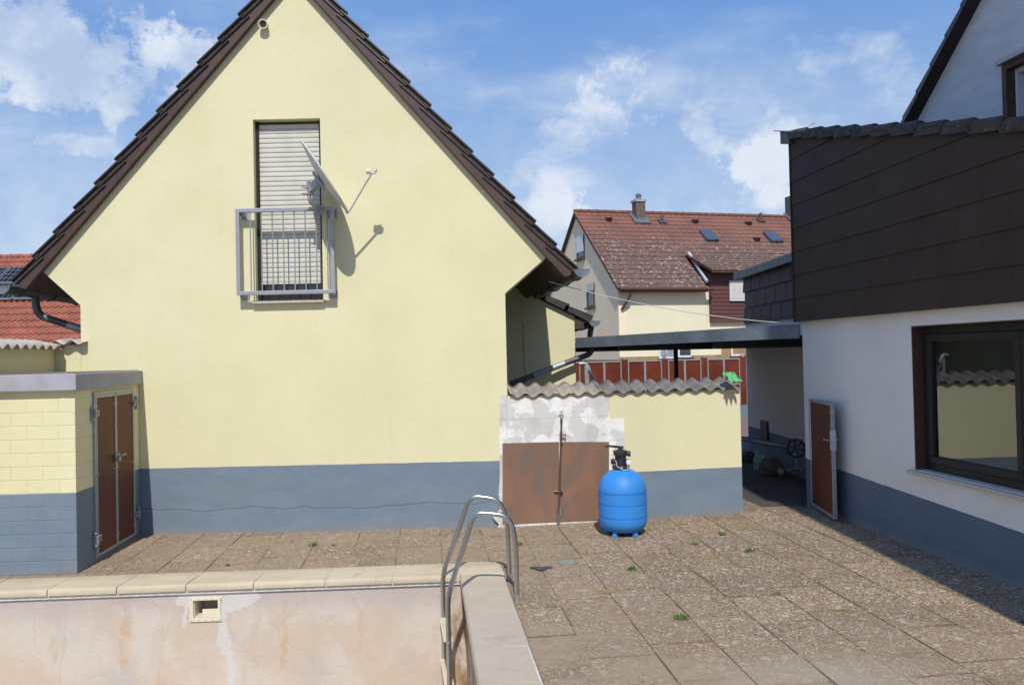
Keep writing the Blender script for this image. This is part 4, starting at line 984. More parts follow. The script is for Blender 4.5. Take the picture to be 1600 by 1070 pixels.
b.prism([we(w0_+.014, wz0-.02, -.001), we(w1_-.002, wz0-.02, -.001), we(w1_-.002, wz0+.0015, -.001), we(w0_+.014, wz0+.0015, -.001)], wn*.098)
b.build('window_sill', m_stone, ext, bevel=.006)
b = MB(); 
for (p, q) in (((w0_-.5, -.26, wz0-.6), (w1_+.5, -3.2, wz1+.3)),):
    A_ = [we(s_, z_, o_) for s_ in (p[0], q[0]) for o_ in (p[1]-.3, q[1]) for z_ in (p[2], q[2])]
    b.add(A_, [(0,1,3,2),(4,6,7,5),(0,2,6,4),(1,5,7,3),(2,3,7,6)])
b.build('room', m_room, ext)
b = MB(); b.grid(lambda i, j: we(w0_+.0+.17*i, wz0-.05+(wz1-wz0+.1)*j, -.285-.015*math.sin(i*24)), 24, 1); b.build('curtain', m_curt, ext, smooth=True)
b = MB()
for k in range(8): b.obox(we((w0_+w1_)/2+.12, wz1-.16-k*.035, -.26), wdir*.95, (0,0,.014), wn*.006)
b.build('inner_blind', m_blind, ext)

# ------------------------------------------------------------ OPEN GATE LEAF
gh, gf = Vector((3.585, 9.60, 0)), PD(1306, 808, 8.74); gf.z = 0; gh.x = PD(1270, 790, 9.60).x
gt = thing('gate', 'open brown panel gate in grey steel frame, folded against the white wall', 'gate', tuple(gh))
gd = (gf-gh); Lg = gd.length; gd.normalize(); gn = Vector((gd.y, -gd.x, 0)); gn = gn if gn.x < 0 else -gn
gz0, gz1 = .035, PD(1306, 629, 8.74).z
def og(s_, z_, o=0): return gh+gd*s_+Vector((0,0,z_))+gn*o
q = MB(); w_ = .035
for (p_, q_, r_, t_) in ((0, Lg, gz1-w_, gz1), (0, Lg, gz0, gz0+w_), (0, w_, gz0+w_, gz1-w_), (Lg-w_, Lg, gz0+w_, gz1-w_)):
    q.obox(og((p_+q_)/2, (r_+t_)/2), gd*(q_-p_)/2, (0,0,(t_-r_)/2), gn*.02)
q.build('gate_frame', m_galv, gt, bevel=.003)
q = MB(); q.obox(og(Lg/2, (gz0+gz1)/2, .004), gd*(Lg/2-w_), (0,0,(gz1-gz0)/2-w_), gn*.008); gpnl = q.build('gate_panel', m_brown, gt)
for s_ in (w_+.03, Lg-w_-.03):
    for z_ in (gz0+.1, (gz0+gz1)/2, gz1-.1):
        q = MB(); q.lathe([(0,0),(.009,0),(.009,.004),(0,.005)], og(s_, z_, .012), 8, gn.to_track_quat('Z','Y').to_matrix()); q.build('screw', m_galv, gpnl)
lz = PD(1306, 688, 8.74).z
q = MB(); q.obox(og(Lg-.02, lz, 0), gd*.035, (0,0,.11), gn*.024); q.obox(og(Lg+.016, lz, 0), gd*.003, (0,0,.12), gn*.014); q.build('lock_case', m_pale, gt, bevel=.002)
q = MB()
for sgn in (1, -1):
    q.tube(arcpath([og(Lg-.03, lz, .02*sgn), og(Lg-.03, lz, .065*sgn), og(Lg-.03-.12, lz, .065*sgn)], .02, 4), .008, 8)
q.build('lever_handle', m_steel, gt, smooth=True)
for z_ in (.3, 1.05):
    q = MB(); q.tube([og(-.01, z_-.04, 0), og(-.01, z_+.04, 0)], .012, 8); q.build('hinge', m_galv, gt)

# ------------------------------------------------------------ REAR ANNEX (grey wall and shingles) + CARPORT
RX = 4.28
ra = thing('grey_annex', 'shaded grey rendered annex with square brown shingles above, behind the white extension', 'building', (RX, 12, 0))
b = MB(); b.box((RX, 10.2, -.05), (RX+3, 14.35, 2.42)); b.build('wall', m_grey, ra)
sg = MB(); 
for r in range(3):
    za = 2.40+r*.285
    for k in range(9):
        ya = 14.36-(k+1)*.50-(.25 if r % 2 else 0)
        if ya < 9.9: continue
        yb_ = min(ya+.50, 14.36)
        sg.hex([(RX-.036, ya+.012, za+.004), (RX-.036, yb_-.012, za+.004), (RX-.016, yb_-.012, za+.277), (RX-.016, ya+.012, za+.277)], [(RX-.012, ya+.012, za+.004), (RX-.012, yb_-.012, za+.004), (RX-.008, yb_-.012, za+.277), (RX-.008, ya+.012, za+.277)])
sg.build('shingles', M('brown_shingle', (.11,.075,.065), .65, (.09,.06,.055), 8, spec=.2), ra)
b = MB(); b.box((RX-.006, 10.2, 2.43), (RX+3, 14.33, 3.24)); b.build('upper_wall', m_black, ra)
b = MB(); b.box((RX-.13, 10.0, 3.22), (RX+3.1, 14.6, 3.36)); b.build('roof_edge', m_zincd, ra, bevel=.01)
q = PD(1194, 680, 13.35); b = MB(); b.box((RX-.03, 13.2, .32), (RX-.002, 13.55, .72)); b.build('vent_grille', m_dark, ra)
cA, cB = Vector((E0.x+.0, 9.80, 0)), PD(899, 536, 11.95); cB.z = 0
zA, zB = PD(1256, 506, 9.8).z, PD(899, 528, 11.95).z
cpt = thing('carport', 'flat carport roof with a dark metal edge on one thin post', 'carport', (2.9, 13, 0))
b = MB(); fd_ = (cB-cA).normalized(); fn_ = Vector((-fd_.y, fd_.x, 0)); fn_ = fn_ if fn_.y > 0 else -fn_
b.hex([cA+Vector((0,0,zA)), cB+Vector((0,0,zB)), cB+fn_*.02+Vector((0,0,zB)), cA+fn_*.02+Vector((0,0,zA))], [cA+Vector((0,0,zA-.175)), cB+Vector((0,0,zB-.15)), cB+fn_*.02+Vector((0,0,zB-.15)), cA+fn_*.02+Vector((0,0,zA-.175))])
m_fas = M('blue_grey_fascia', (.17,.205,.24), .5, (.12,.145,.17), 2.5, metal=.2)
fo = b.build('fascia', m_fas, cpt)
for k in range(9):
    t_ = (k+.5)/9; q = MB(); q.lathe([(0,0),(.011,0),(.011,.005),(0,.006)], cA+(cB-cA)*t_+Vector((0,0,zA+(zB-zA)*t_-.06-.03*(k%2)))-fn_*.001, 8, (-fn_).to_track_quat('Z','Y').to_matrix()); q.build('screw', m_galv, fo)
b = MB(); zt_ = 2.12
b.prism([cA+fn_*.021+Vector((0,0,zt_-.06)), cB+fn_*.021+Vector((0,0,zt_-.06)), Vector((1.05,14.7,zt_-.06)), Vector((RX-.04,14.7,zt_-.06)), Vector((RX-.04,10.22,zt_-.06)), Vector((cA.x+.3, 10.22, zt_-.06))], (0,0,.05)); b.build('deck', m_dark, cpt)
b = MB()
for k in range(5):
    y_ = 10.6+k*.95; xl_ = cA.x+(y_-9.8)*(cB.x-cA.x)/(cB.y-cA.y)+.1
    b.box((max(xl_, 1.1), y_-.03, zt_-.16), (RX-.05, y_+.03, zt_-.062))
b.build('rafters', m_dark, cpt)
px_ = PD(1056, 560, 14.5).x; b = MB(); b.box((px_-.035, 14.47, 0), (px_+.035, 14.54, zt_-.062)); b.build('post', m_black, cpt)

# ------------------------------------------------------------ FENCE beyond the yard
fs, fe = PD(890, 566, 20.5), PD(1180, 559, 22.2)
fnc = thing('panel_fence', 'long fence of rust brown boards in grey steel frames on a low blue wall', 'fence', (4, 21.4, 0))
FA = Vector((-1.0, 20.6, 0)); FB = Vector((7.4, 22.3, 0)); fdx = (FB-FA).normalized(); LF = (FB-FA).length; fnn = Vector((-fdx.y, fdx.x, 0))
fz0, fz1 = .42, 1.70
b = MB(); b.prism([FA+Vector((0,0,-.05)), FB+Vector((0,0,-.05)), FB+fnn*.2+Vector((0,0,-.05)), FA+fnn*.2+Vector((0,0,-.05))], (0,0,fz0)); b.build('base_wall', M('blue_far_wall', (.14,.18,.24), .9, (.17,.2,.25), 3), fnc)
bay = 1.17; nb = int(LF/bay)
xs_off = (PD(983, 580, 21.1)-FA).dot(fdx) % bay
for k in range(-1, nb+1):
    s0_ = xs_off+k*bay
    if s0_ < 0 or s0_+.1 > LF: continue
    q = MB(); c = FA+fdx*s0_+fnn*.05; q.obox(c+Vector((0,0,(fz0+fz1)/2)), fdx*.085, fnn*.05, (0,0,(fz1-fz0)/2+.03)); q.build('fence_post', m_fence, fnc)
    q = MB(); q.obox(c+Vector((0,0,fz1+.06)), fdx*.04, fnn*.04, (0,0,.03)); q.build('post_cap', m_galv, fnc)
    for j in (0, 1):
        a_ = s0_+.10+j*(bay-.19)/2; e_ = a_+(bay-.19)/2
        if e_ > LF: continue
        q = MB(); c = FA+fdx*((a_+e_)/2)+fnn*.06
        q.obox(c+Vector((0,0,(fz0+fz1)/2)), fdx*((e_-a_)/2-.02), fnn*.008, (0,0,(fz1-fz0)/2-.04)); p_ = q.build('fence_panel', m_fence, fnc)
        q = MB()
        for zz in (fz0+.02, fz1-.02, fz0+.55): q.obox(c-fnn*.02+Vector((0,0,zz)), fdx*((e_-a_)/2), fnn*.012, (0,0,.018))
        for ss in (a_+.012, e_-.012): q.obox(FA+fdx*ss+fnn*.035+Vector((0,0,(fz0+fz1)/2)), fdx*.016, fnn*.014, (0,0,(fz1-fz0)/2))
        q.build('panel_frame', m_galv, p_)

# steel bracket post with brace behind the corrugated wall
bp = PD(917, 600, 10.6); bpo = thing('bracket_post', 'galvanised steel post with a bent top and slanting brace behind the corrugated wall', 'post', (bp.x, 10.6, 0))
tz = PD(917, 572, 10.6).z; b = MB(); b.obox((bp.x, 10.6, tz/2), (.03,0,0), (0,.03,0), (0,0,tz/2)); b.build('upright', m_galv, bpo, bevel=.004)
b = MB(); q = Vector((bp.x, 10.6, tz)); b.tube(arcpath([q+Vector((-.1,0,.03)), q+Vector((-.02,0,.045)), q+Vector((.03,0,-.02)), q+Vector((.04,0,-.08))], .05, 5), .026, 10); b.build('bent_top', m_galv, bpo, smooth=True)
b = MB(); b.tube([q+Vector((.02,-.03,-.06)), q+Vector((.10,-.03,-.16)), q+Vector((.19,-.03,-.30))], [.016,.02,.01], 8); b.build('brace', m_zincd, bpo, smooth=True)

# green cloth on the cap end
gc = onw(1139, 592, .02); gc = Vector((gc.x, gc.y+.0, gc.z+.01))
mb = MB()
def cl_fn(i, j):
    e_ = 1-.25*abs(math.sin(i*9+1)); x_ = (i-.5)*(.135+.03*math.sin(j*8)); y_ = -.04+j*.30*e_
    hump = .05*math.sin(math.pi*i)*math.sin(math.pi*j)*(.5+.5*math.sin(i*14+j*9)**2)
    return gc+ud*(x_-.02*j)-nw*(y_*.92)+Vector((0,0,-y_*.33+.045+hump+.010*math.sin(i*21+j*13)+.008*random.random()-.05*max(0, j-.8)))
mb.grid(cl_fn, 14, 14); o = mb.build('cloth', m_green, loc=tuple(gc), smooth=True, solid=.004); tagp(o, 'crumpled bright green cloth lying on the end of the grey corrugated cap', 'cloth')

# cable across the yard
c_a, c_m, c_b = PD(858, 437, 9.2), PD(1090, 499, 9.6), E0+Vector((-.02, .02, PD(1256, 505, 9.7).z))
pts = []
pa_, pb_ = PD(858, 440, 9.3), Vector((E0.x-.03, E0.y, PD(1256, 506, 9.7).z))
for k in range(25):
    t_ = k/24; p = pa_.lerp(pb_, t_); p.z -= .62*t_*(1-t_)*.55; pts.append(p)
loopc = [PD(x_, y_, 9.4) for x_, y_ in ((818,452),(826,436),(838,429),(848,434))]
b = MB(); b.tube(pts, .005, 6); o = b.build('cable', m_rope, loc=tuple(pts[12]), smooth=True); tagp(o, 'thin pale cable sagging from the house eaves across to the white extension', 'cable')

# ------------------------------------------------------------ TALL WHITE HOUSE upper right
th = thing('white_house', 'tall white roughcast house with a dark steep verge and brown window, above the extension', 'house', (5.5, 7, 0))
Xw = lambda y: 4.9-.12*(y-9)
def tp2(px): 
    y = F*(4.9+1.08)/((px-800)+F*.12); return y
yA = tp2(1444); zA_ = PD(1444, 187, yA).z; yB2 = tp2(1550); zB_ = PD(1550, 0, yB2).z
gr_ = (zB_-zA_)/(yA-yB2); yr = 4.6; zr = zA_+(yA-yr)*gr_; ye = yA+1.4; ze = zA_-1.4*gr_
P0 = Vector((Xw(0), 0, 0)); uw = Vector((-.12,1,0))
wy0, wy1 = F*(4.9+1.08)/((1584-800)+F*.12), 0
wy1 = wy0-1.0; wz1_ = PD(1584, 103, wy0).z; wz0_ = wz1_-1.15
holed(P0, uw, (0,0,1), (1,0,0), .3, [(ye-.55,0), (0.2,0), (.2,zr-(yr-.2)*gr_), (yr,zr), (ye-.55,ze+.55*gr_)], [rect(wy1, wy0, wz0_, wz1_)]).build('wall', m_white2, th)
b = MB(); b.prism([P0+uw*(ye-.55)+Vector((.3,0,0)), P0+uw*(ye-.55)+Vector((3.2,0,0)), P0+uw*(ye-.55)+Vector((3.2,0,ze+.5)), P0+uw*(ye-.55)+Vector((.3,0,ze+.5))], uw*-.25); b.build('rear_wall', m_white2, th)
b = MB(); dn2 = Vector((0,1,-gr_)).normalized(); nn2 = Vector((0,gr_,1)).normalized()
for sg_ in (1, -1):
    e_ = Vector((0, sg_, -gr_)).normalized(); n2_ = Vector((0, sg_*gr_, 1)).normalized(); Ls = ((ye-yr)**2+(ze-zr)**2)**.5+.1 if sg_ > 0 else 5.0
    a_ = P0+uw*yr+Vector((-.12,0,zr)); c_ = a_+Vector((e_.y*-.12, e_.y, e_.z))*Ls
    b.prism([a_, c_, c_+n2_*.06, a_+n2_*.06], (3.4,0,0))
trf = b.build('roof', M('dark_verge', (.030,.022,.020), .6, (.022,.017,.015), 5), th)
e_ = Vector((-.12*dn2.y, dn2.y, dn2.z)); k = int(Ls/.35) if False else 26
for i in range(26):
    a_ = P0+uw*yr+Vector((-.14,0,zr))+e_*(i*.34)+nn2*.05; c_ = a_+e_*.36
    if c_.y > ye+.3: break
    q = MB(); q.prism([a_-nn2*.03, c_-nn2*.03, c_+nn2*.05, a_+nn2*.02], (.35,0,0)); q.build('verge_tile', m_tile, trf)
q = MB()
def ty(y_, z_, o=0): return P0+uw*y_+Vector((o,0,z_))
for (a_, c_, e1_, f1_) in ((wy1, wy0, wz1_-.06, wz1_), (wy1, wy0, wz0_, wz0_+.06), (wy0-.06, wy0, wz0_+.06, wz1_-.06), (wy1, wy1+.06, wz0_+.06, wz1_-.06)):
    q.obox(ty((a_+c_)/2, (e1_+f1_)/2, .06), uw*(c_-a_)/2, (0,0,(f1_-e1_)/2), (.10,0,0))
wo2 = q.build('window', m_wood, th)
q = MB()
for (a_, c_, e1_, f1_) in ((wy1+.06, wy0-.06, wz1_-.11, wz1_-.06), (wy1+.06, wy0-.06, wz0_+.06, wz0_+.11), (wy0-.09, wy0-.06, wz0_+.11, wz1_-.11)):
    q.obox(ty((a_+c_)/2, (e1_+f1_)/2, .09), uw*(c_-a_)/2, (0,0,(f1_-e1_)/2), (.04,0,0))
q.build('window_sash', m_pvc, wo2)
m_lace = M('lace_glass', (.14,.20,.26), .12, (.40,.46,.52), 16, amt=(.4,.6), spec=.8)
q = MB(); q.obox(ty((wy0+wy1)/2, (wz0_+wz1_)/2, .12), uw*(wy0-wy1)/2*.9, (0,0,.5), (.004,0,0)); q.build('glass', m_lace, wo2)
q = MB(); q.obox(ty((wy0+wy1)/2, wz1_+.03, -.04), uw*((wy0-wy1)/2+.03), (0,0,.025), (.05,0,0)); q.build('window_head', m_stone, wo2)

b = MB(); b.prism([(3.64,1.0,-.05), (6.2,1.0,-.05), (6.2,3.96,-.05), (3.60,3.96,-.05)], (0,0,10.6)); b.build('added_shadow_wing', m_white2, th)  # unseen wing, added to shade the extension and cast its ground strip
b = MB(); b.prism([(3.55,.9,10.54), (3.55,4.02,10.54), (3.55,2.45,11.5)], (2.6,0,0)); b.build('added_shadow_roof', m_tile, th)  # roof of the added wing, also out of view
# ------------------------------------------------------------ BACKGROUND HOUSE
th_ = math.radians(15); bu = Vector((math.cos(th_), math.sin(th_), 0)); bv = Vector((-bu.y, bu.x, 0))
B0 = PD(967.5, 520, 30); B0.z = 0; hw = 4.46
bh = thing('distant_house', 'distant pale yellow house with lichen flecked red roof and maroon bay', 'house', tuple(B0+bu*8+bv*4))
zr_ = PD(905, 331, 34.3).z; ze_ = zr_ - (zr_-PD(975, 452, 29.8).z)*1.0
pit = (zr_-ze_)/(hw+.35); LB = 19.0
def rooms(): pass
def bpnt(a, c, z): return B0+bu*a+bv*c+Vector((0,0,z))
def m_lich():
    m, t, b_ = newmat('lichen_red_tile'); p = t.pos(); x, y, z = t.sep(p)
    c = t.mix(t.ss(t.noise(p, .8, 5, .6), .35, .65), (.235,.10,.066), (.175,.08,.058))
    lo = t.math('SUBTRACT', 1, t.ss(t.math('ADD', z, t.math('MULTIPLY', t.noise(p, .7, 5), 2.0)), 6.9, 8.6))
    c = t.mix(t.math('MULTIPLY', lo, .90), c, t.mix(t.ss(t.noise(p, 3, 6, .7), .4, .6), (.10,.060,.050), (.155,.085,.065)))
    v = t.vor(t.map(p, sc=(.7,1,1)), 10); cc_ = t.new('ShaderNodeSeparateColor'); t.l.new(v.outputs['Color'], cc_.inputs[0])
    sp_ = t.math('MULTIPLY', t.math('LESS_THAN', v.outputs['Distance'], t.math('MULTIPLY', cc_.outputs[0], .50)), t.math('GREATER_THAN', cc_.outputs[1], .40))
    sp_ = t.math('MULTIPLY', sp_, t.math('MULTIPLY', lo, t.ss(t.noise(p, 1.0, 5, .7), .30, .48)))
    c = t.mix(t.math('MULTIPLY', sp_, .62), c, (.50,.44,.36))
    n5 = t.math('MULTIPLY', t.ss(t.noise(p, 10, 6, .8), .52, .62), lo); c = t.mix(t.math('MULTIPLY', n5, .55), c, (.30,.24,.18))
    t.put(b_.inputs['Base Color'], c); b_.inputs['Roughness'].default_value = .9; return m
m_lt = m_lich()
def tiled(P, u, dn, L, Wd, tw=.30, tl=.34, amp=.022, per=6, step=.022):
    """tile field: P top-left (ridge), u along the ridge, dn down the slope"""
    n = u.cross(dn).normalized(); n = n if n.z > 0 else -n; mb = MB(); nu = int(L/tw*per); nr = int(Wd/tl+.99)
    for r in range(nr):
        k = len(mb.v); a, e = r*tl, min((r+1)*tl, Wd)
        for s_, h_ in ((a, 0.0), (e, step), (e, 0)):
            for i in range(nu+1):
                x_ = L*i/nu; ph = (x_/tw) % 1; w_ = amp*(math.sin(2*math.pi*ph)*.5+.5)
                if s_ == e and h_ == 0: w_ *= .0
                mb.v.append(P+u*x_+dn*s_+n*(h_+w_))
        for j in (0, 1):
            for i in range(nu): mb.f.append((k+j*(nu+1)+i, k+j*(nu+1)+i+1, k+(j+1)*(nu+1)+i+1, k+(j+1)*(nu+1)+i))
    return mb
wz = zr_-.12
b = MB(); zeW = zr_-pit*hw-.14
b.prism([bpnt(0,0,-.1), bpnt(0,2*hw,-.1), bpnt(0,2*hw,zeW), bpnt(0,hw,zr_-.16), bpnt(0,0,zeW)], bu*.3); b.build('gable_wall', m_bgside, bh)
b = MB(); b.prism([bpnt(.302,0,-.1), bpnt(LB,0,-.1), bpnt(LB,0,zeW), bpnt(.302,0,zeW)], bv*.3); b.build('front_wall', m_bgwall, bh)
dnv = (-bv*1.0 + Vector((0,0,-pit))).normalized(); Wd = (hw+.35)*math.sqrt(1+pit*pit)
def rpix(px, py):                        # hit the roof slope
    n = bu.cross(dnv); r = ray(px, py); P0_ = Vector((0,0,H)); t_ = (bpnt(0,hw,zr_)-P0_).dot(n)/r.dot(n); return P0_+r*t_
def bpix(px, py, c=0):                   # hit the front wall plane offset c along bv
    r = ray(px, py); P0_ = Vector((0,0,H)); t_ = (B0+bv*c-P0_).dot(bv)/r.dot(bv); q = P0_+r*t_; return (q-B0).dot(bu), q.z
BA = bpix(1109, 428, -.12)[0]; dtop = rpix(1076, 398); tcc = (dtop-B0).dot(bv); Wt = (hw-tcc)*math.sqrt(1+pit*pit)
rtm = tiled(bpnt(-.14, hw, zr_), bu, dnv, BA-.05, Wd); k_ = tiled(bpnt(BA-.19, hw, zr_), bu, dnv, LB-BA, Wt+.15); rtm.add(k_.v, k_.f)
rt = rtm.build('roof', m_lt, bh)
dnb = (bv + Vector((0,0,-pit))).normalized()
b = MB(); b.prism([bpnt(-.14,hw,zr_-.02), bpnt(LB,hw,zr_-.02), bpnt(LB,hw,zr_-.12), bpnt(-.14,hw,zr_-.12)], dnb*Wd); b.prism([bpnt(-.14,hw,zr_-.02), bpnt(BA-.2,hw,zr_-.02), bpnt(BA-.2,hw,zr_-.12), bpnt(-.14,hw,zr_-.12)], dnv*(Wd-.01)); b.prism([bpnt(BA-.199,hw,zr_-.02), bpnt(LB,hw,zr_-.02), bpnt(LB,hw,zr_-.12), bpnt(BA-.199,hw,zr_-.12)], dnv*Wt); b.build('roof_structure', m_wood, rt)
b = MB()
for k in range(int(LB/.38)): c = bpnt(-.12+k*.38, hw, zr_+.03); b.tube([c, c+bu*.20, c+bu*.40], [.085,.095,.105], 8)
b.build('ridge_tiles', M('ridge_tile_red', (.21,.08,.05), .9, (.12,.06,.045), 5), rt)
ey = hw+.35; ez = zr_-pit*ey
b = MB(); q = bpnt(-.1, -.42, ez-.0); b.tube([q, bpnt(BA-.02,-.42,ez)], .07, 10); b.build('gutter', m_copper if False else m_wood, bh, smooth=True)
b = MB(); b.tube([bpnt(.35,-.36,ez-.05), bpnt(.35,-.33,ez-.25), bpnt(.12,-.05,ez-.75)], .055, 8); b.build('downpipe', m_wood, bh, smooth=True)
def bpix(px, py, c=0):                   # hit the front wall plane offset c along bv
    r = ray(px, py); P0_ = Vector((0,0,H)); t_ = (B0+bv*c-P0_).dot(bv)/r.dot(bv); q = P0_+r*t_; return (q-B0).dot(bu), q.z
def rpix(px, py):                        # hit the roof slope
    n = bu.cross(dnv); r = ray(px, py); P0_ = Vector((0,0,H)); t_ = (bpnt(0,hw,zr_)-P0_).dot(n)/r.dot(n); return P0_+r*t_
rnrm = bu.cross(dnv).normalized(); rnrm = rnrm if rnrm.z > 0 else -rnrm
# chimney
c = rpix(999, 343); ch = MB(); ch.obox(c+Vector((0,.1,.20)), bu*.22, bv*.22, (0,0,.58)); cho = ch.build('chimney', m_brick, rt)
b = MB(); b.obox(c+Vector((0,.1,.82)), bu*.27, bv*.27, (0,0,.05)); b.build('chimney_cap', m_conc, cho)
b = MB(); b.lathe([(0,0),(.12,0),(.12,.18),(.15,.2),(.06,.3),(0,.3)], c+Vector((0,.1,.87)), 14); b.build('chimney_pot', m_zinc, cho, smooth=True)
b = MB(); b.obox(c+rnrm*.07, bu*.38, dnv*.45, rnrm*.02); b.build('chimney_flashing', m_zinc, cho)
c = rpix(1241, 343); ch = MB(); ch.obox(c+Vector((0,.1,.3)), bu*.27, bv*.25, (0,0,.8)); cho = ch.build('chimney', m_brick, rt)
b = MB(); b.obox(c+rnrm*.07, bu*.38, dnv*.45, rnrm*.02); b.build('chimney_flashing', m_zinc, cho)
for (sx_, sy_) in ((1107, 371), (1207, 373)):
    c = rpix(sx_, sy_)+rnrm*.08; q = MB(); q.obox(c, bu*.30, dnv*.42, rnrm*.06); so2 = q.build('skylight', m_zincd, rt); q = MB(); q.obox(c+rnrm*.065, bu*.23, dnv*.34, rnrm*.004); q.build('pane', M('sky_glass', (.06,.09,.15), .1, spec=.6), so2)
for (sx_, sy_) in ((950, 345), (1085, 348), (1168, 351), (1181, 376), (1188, 346), (1034, 348)):
    c = rpix(sx_, sy_)+rnrm*.08; q = MB()
    if sx_ in (1034, 1188): q.tube([c, c+Vector((0,0,.32))], .07, 8); q.obox(c, bu*.16, dnv*.16, rnrm*.02); q.build('vent_pipe', m_zincd if sx_ == 1034 else m_copper, rt)
    else: q.hex([c-bu*.12-dnv*.12+rnrm*.02, c+bu*.12-dnv*.12+rnrm*.02, c+bu*.12+dnv*.12+rnrm*.14, c-bu*.12+dnv*.12+rnrm*.14], [c-bu*.12-dnv*.12-rnrm*.06, c+bu*.12-dnv*.12-rnrm*.06, c+bu*.12+dnv*.12-rnrm*.06, c-bu*.12+dnv*.12-rnrm*.06]); q.build('vent_tile', m_wood, rt)
# shingled bay: flush projecting front, its own shallow roof
ba, bz_t = bpix(1109, 428, -.12); bzb = bpix(1130, 503, -.12)[1]; be = LB-.2
bzt = bpix(1140, 427, -.12)[1]
sgm = MB(); rws = int((bzt-bzb)/.17)+1
for r in range(rws):
    z_a = bzb+r*(bzt-bzb)/rws; z_b = z_a+(bzt-bzb)/rws
    sgm.hex([bpnt(ba,-.16,z_a), bpnt(be,-.16,z_a), bpnt(be,-.135,z_b), bpnt(ba,-.135,z_b)], [bpnt(ba,-.12,z_a), bpnt(be,-.12,z_a), bpnt(be,-.12,z_b), bpnt(ba,-.12,z_b)])
def mshing():
    m, t, b_ = newmat('maroon_shingles'); p = t.pos(); x, y, z = t.sep(p)
    bk = t.new('ShaderNodeTexBrick'); t.put(bk.inputs['Vector'], t.comb(x, z, 0)); bk.inputs['Scale'].default_value = 1; bk.inputs['Brick Width'].default_value = .2; bk.inputs['Row Height'].default_value = .17; bk.inputs['Mortar Size'].default_value = .012
    t.put(b_.inputs['Base Color'], t.mix(t.math('MULTIPLY', bk.outputs['Fac'], .7), t.mix(t.noise(p, 2), (.13,.045,.04), (.10,.036,.034)), (.04,.015,.014))); b_.inputs['Roughness'].default_value = .7; return m
m_sh = mshing(); bay_o = sgm.build('shingled_bay', m_sh, bh)
tcz = (dtop-B0).z
b = MB(); b.prism([bpnt(ba,-.119,bzb), bpnt(be,-.119,bzb), bpnt(be,-.119,bzt), bpnt(ba,-.119,bzt)], bv*.117)
zz_ = bzt; ctop = (zr_-bzt)/pit
b.prism([bpnt(ba,-.001,bzt+.0), bpnt(ba,tcc-.25,tcz-.30), bpnt(ba,0,zr_-pit*hw-.2)], bu*.2); b.build('bay_cheek', m_sh, bh)
# bay roof, shallower than the main one
tcz = (dtop-B0).z; bfz = bzt+.06
dn3 = (bpnt(0,-.55,bfz)-bpnt(0,tcc,tcz+.02)); W3 = dn3.length; dn3.normalize()
al = ba-.12
tiled(bpnt(al, tcc, tcz+.02), bu, dn3, be-al, W3).build('bay_roof', m_lt, rt)
b = MB(); b.prism([bpnt(al,tcc,tcz-.06), bpnt(be,tcc,tcz-.06), bpnt(be,tcc,tcz), bpnt(al,tcc,tcz)], dn3*W3); b.build('bay_eaves', m_wood, rt)
b = MB(); p0, p1 = rpix(1075, 398)+rnrm*.09, rpix(1104, 443)+rnrm*.09; b.tube([p0, p1], .075, 6); b.build('valley_flashing', m_pale, rt)
def bwin(x0_, y0_, x1_, y1_, sh_=0, frame=m_pvc, c=-.0, name='window', sill=True, curtain=False):
    a0_, zt1 = bpix(x0_, y0_, c); a1_, zb1 = bpix(x1_, y1_, c); zt1 = bpix((x0_+x1_)/2, y0_, c)[1]; zb1 = bpix((x0_+x1_)/2, y1_, c)[1]
    q = MB()
    for (p_, q_, r_, t_) in ((a0_, a1_, zt1-.07, zt1), (a0_, a1_, zb1, zb1+.07), (a0_, a0_+.07, zb1+.07, zt1-.07), (a1_-.07, a1_, zb1+.07, zt1-.07), ((a0_+a1_)/2-.04, (a0_+a1_)/2+.04, zb1+.07, zt1-.07)):
        if p_ > a0_+.2 and (a1_-a0_) < .9: continue
        q.obox(bpnt((p_+q_)/2, c-.03, (r_+t_)/2), bu*(q_-p_)/2, (0,0,(t_-r_)/2), bv*.03)
    w_ = q.build(name, frame, bh)
    q = MB(); q.obox(bpnt((a0_+a1_)/2, c-.02, (zt1+zb1)/2), bu*(a1_-a0_)/2*.98, (0,0,(zt1-zb1)/2*.98), bv*.014); q.build('pane', m_glassd if not curtain else m_lace, w_)
    if sh_: q = MB(); q.obox(bpnt((a0_+a1_)/2, c-.05, zt1-(zt1-zb1)*sh_/2), bu*((a1_-a0_)/2-.03), (0,0,(zt1-zb1)*sh_/2), bv*.025); q.build('shutter', m_slat, w_)
    if sill: q = MB(); q.obox(bpnt((a0_+a1_)/2, c-.08, zb1-.04), bu*((a1_-a0_)/2+.06), (0,0,.035), bv*.08); q.build('sill', m_wood, w_)
bwin(1139, 439, 1176, 470, .9, c=-.16, sill=False); bwin(1028, 532, 1054, 560, 0, curtain=True); bwin(1058, 532, 1079, 558, 0); bwin(1141, 534, 1161, 556, .35)
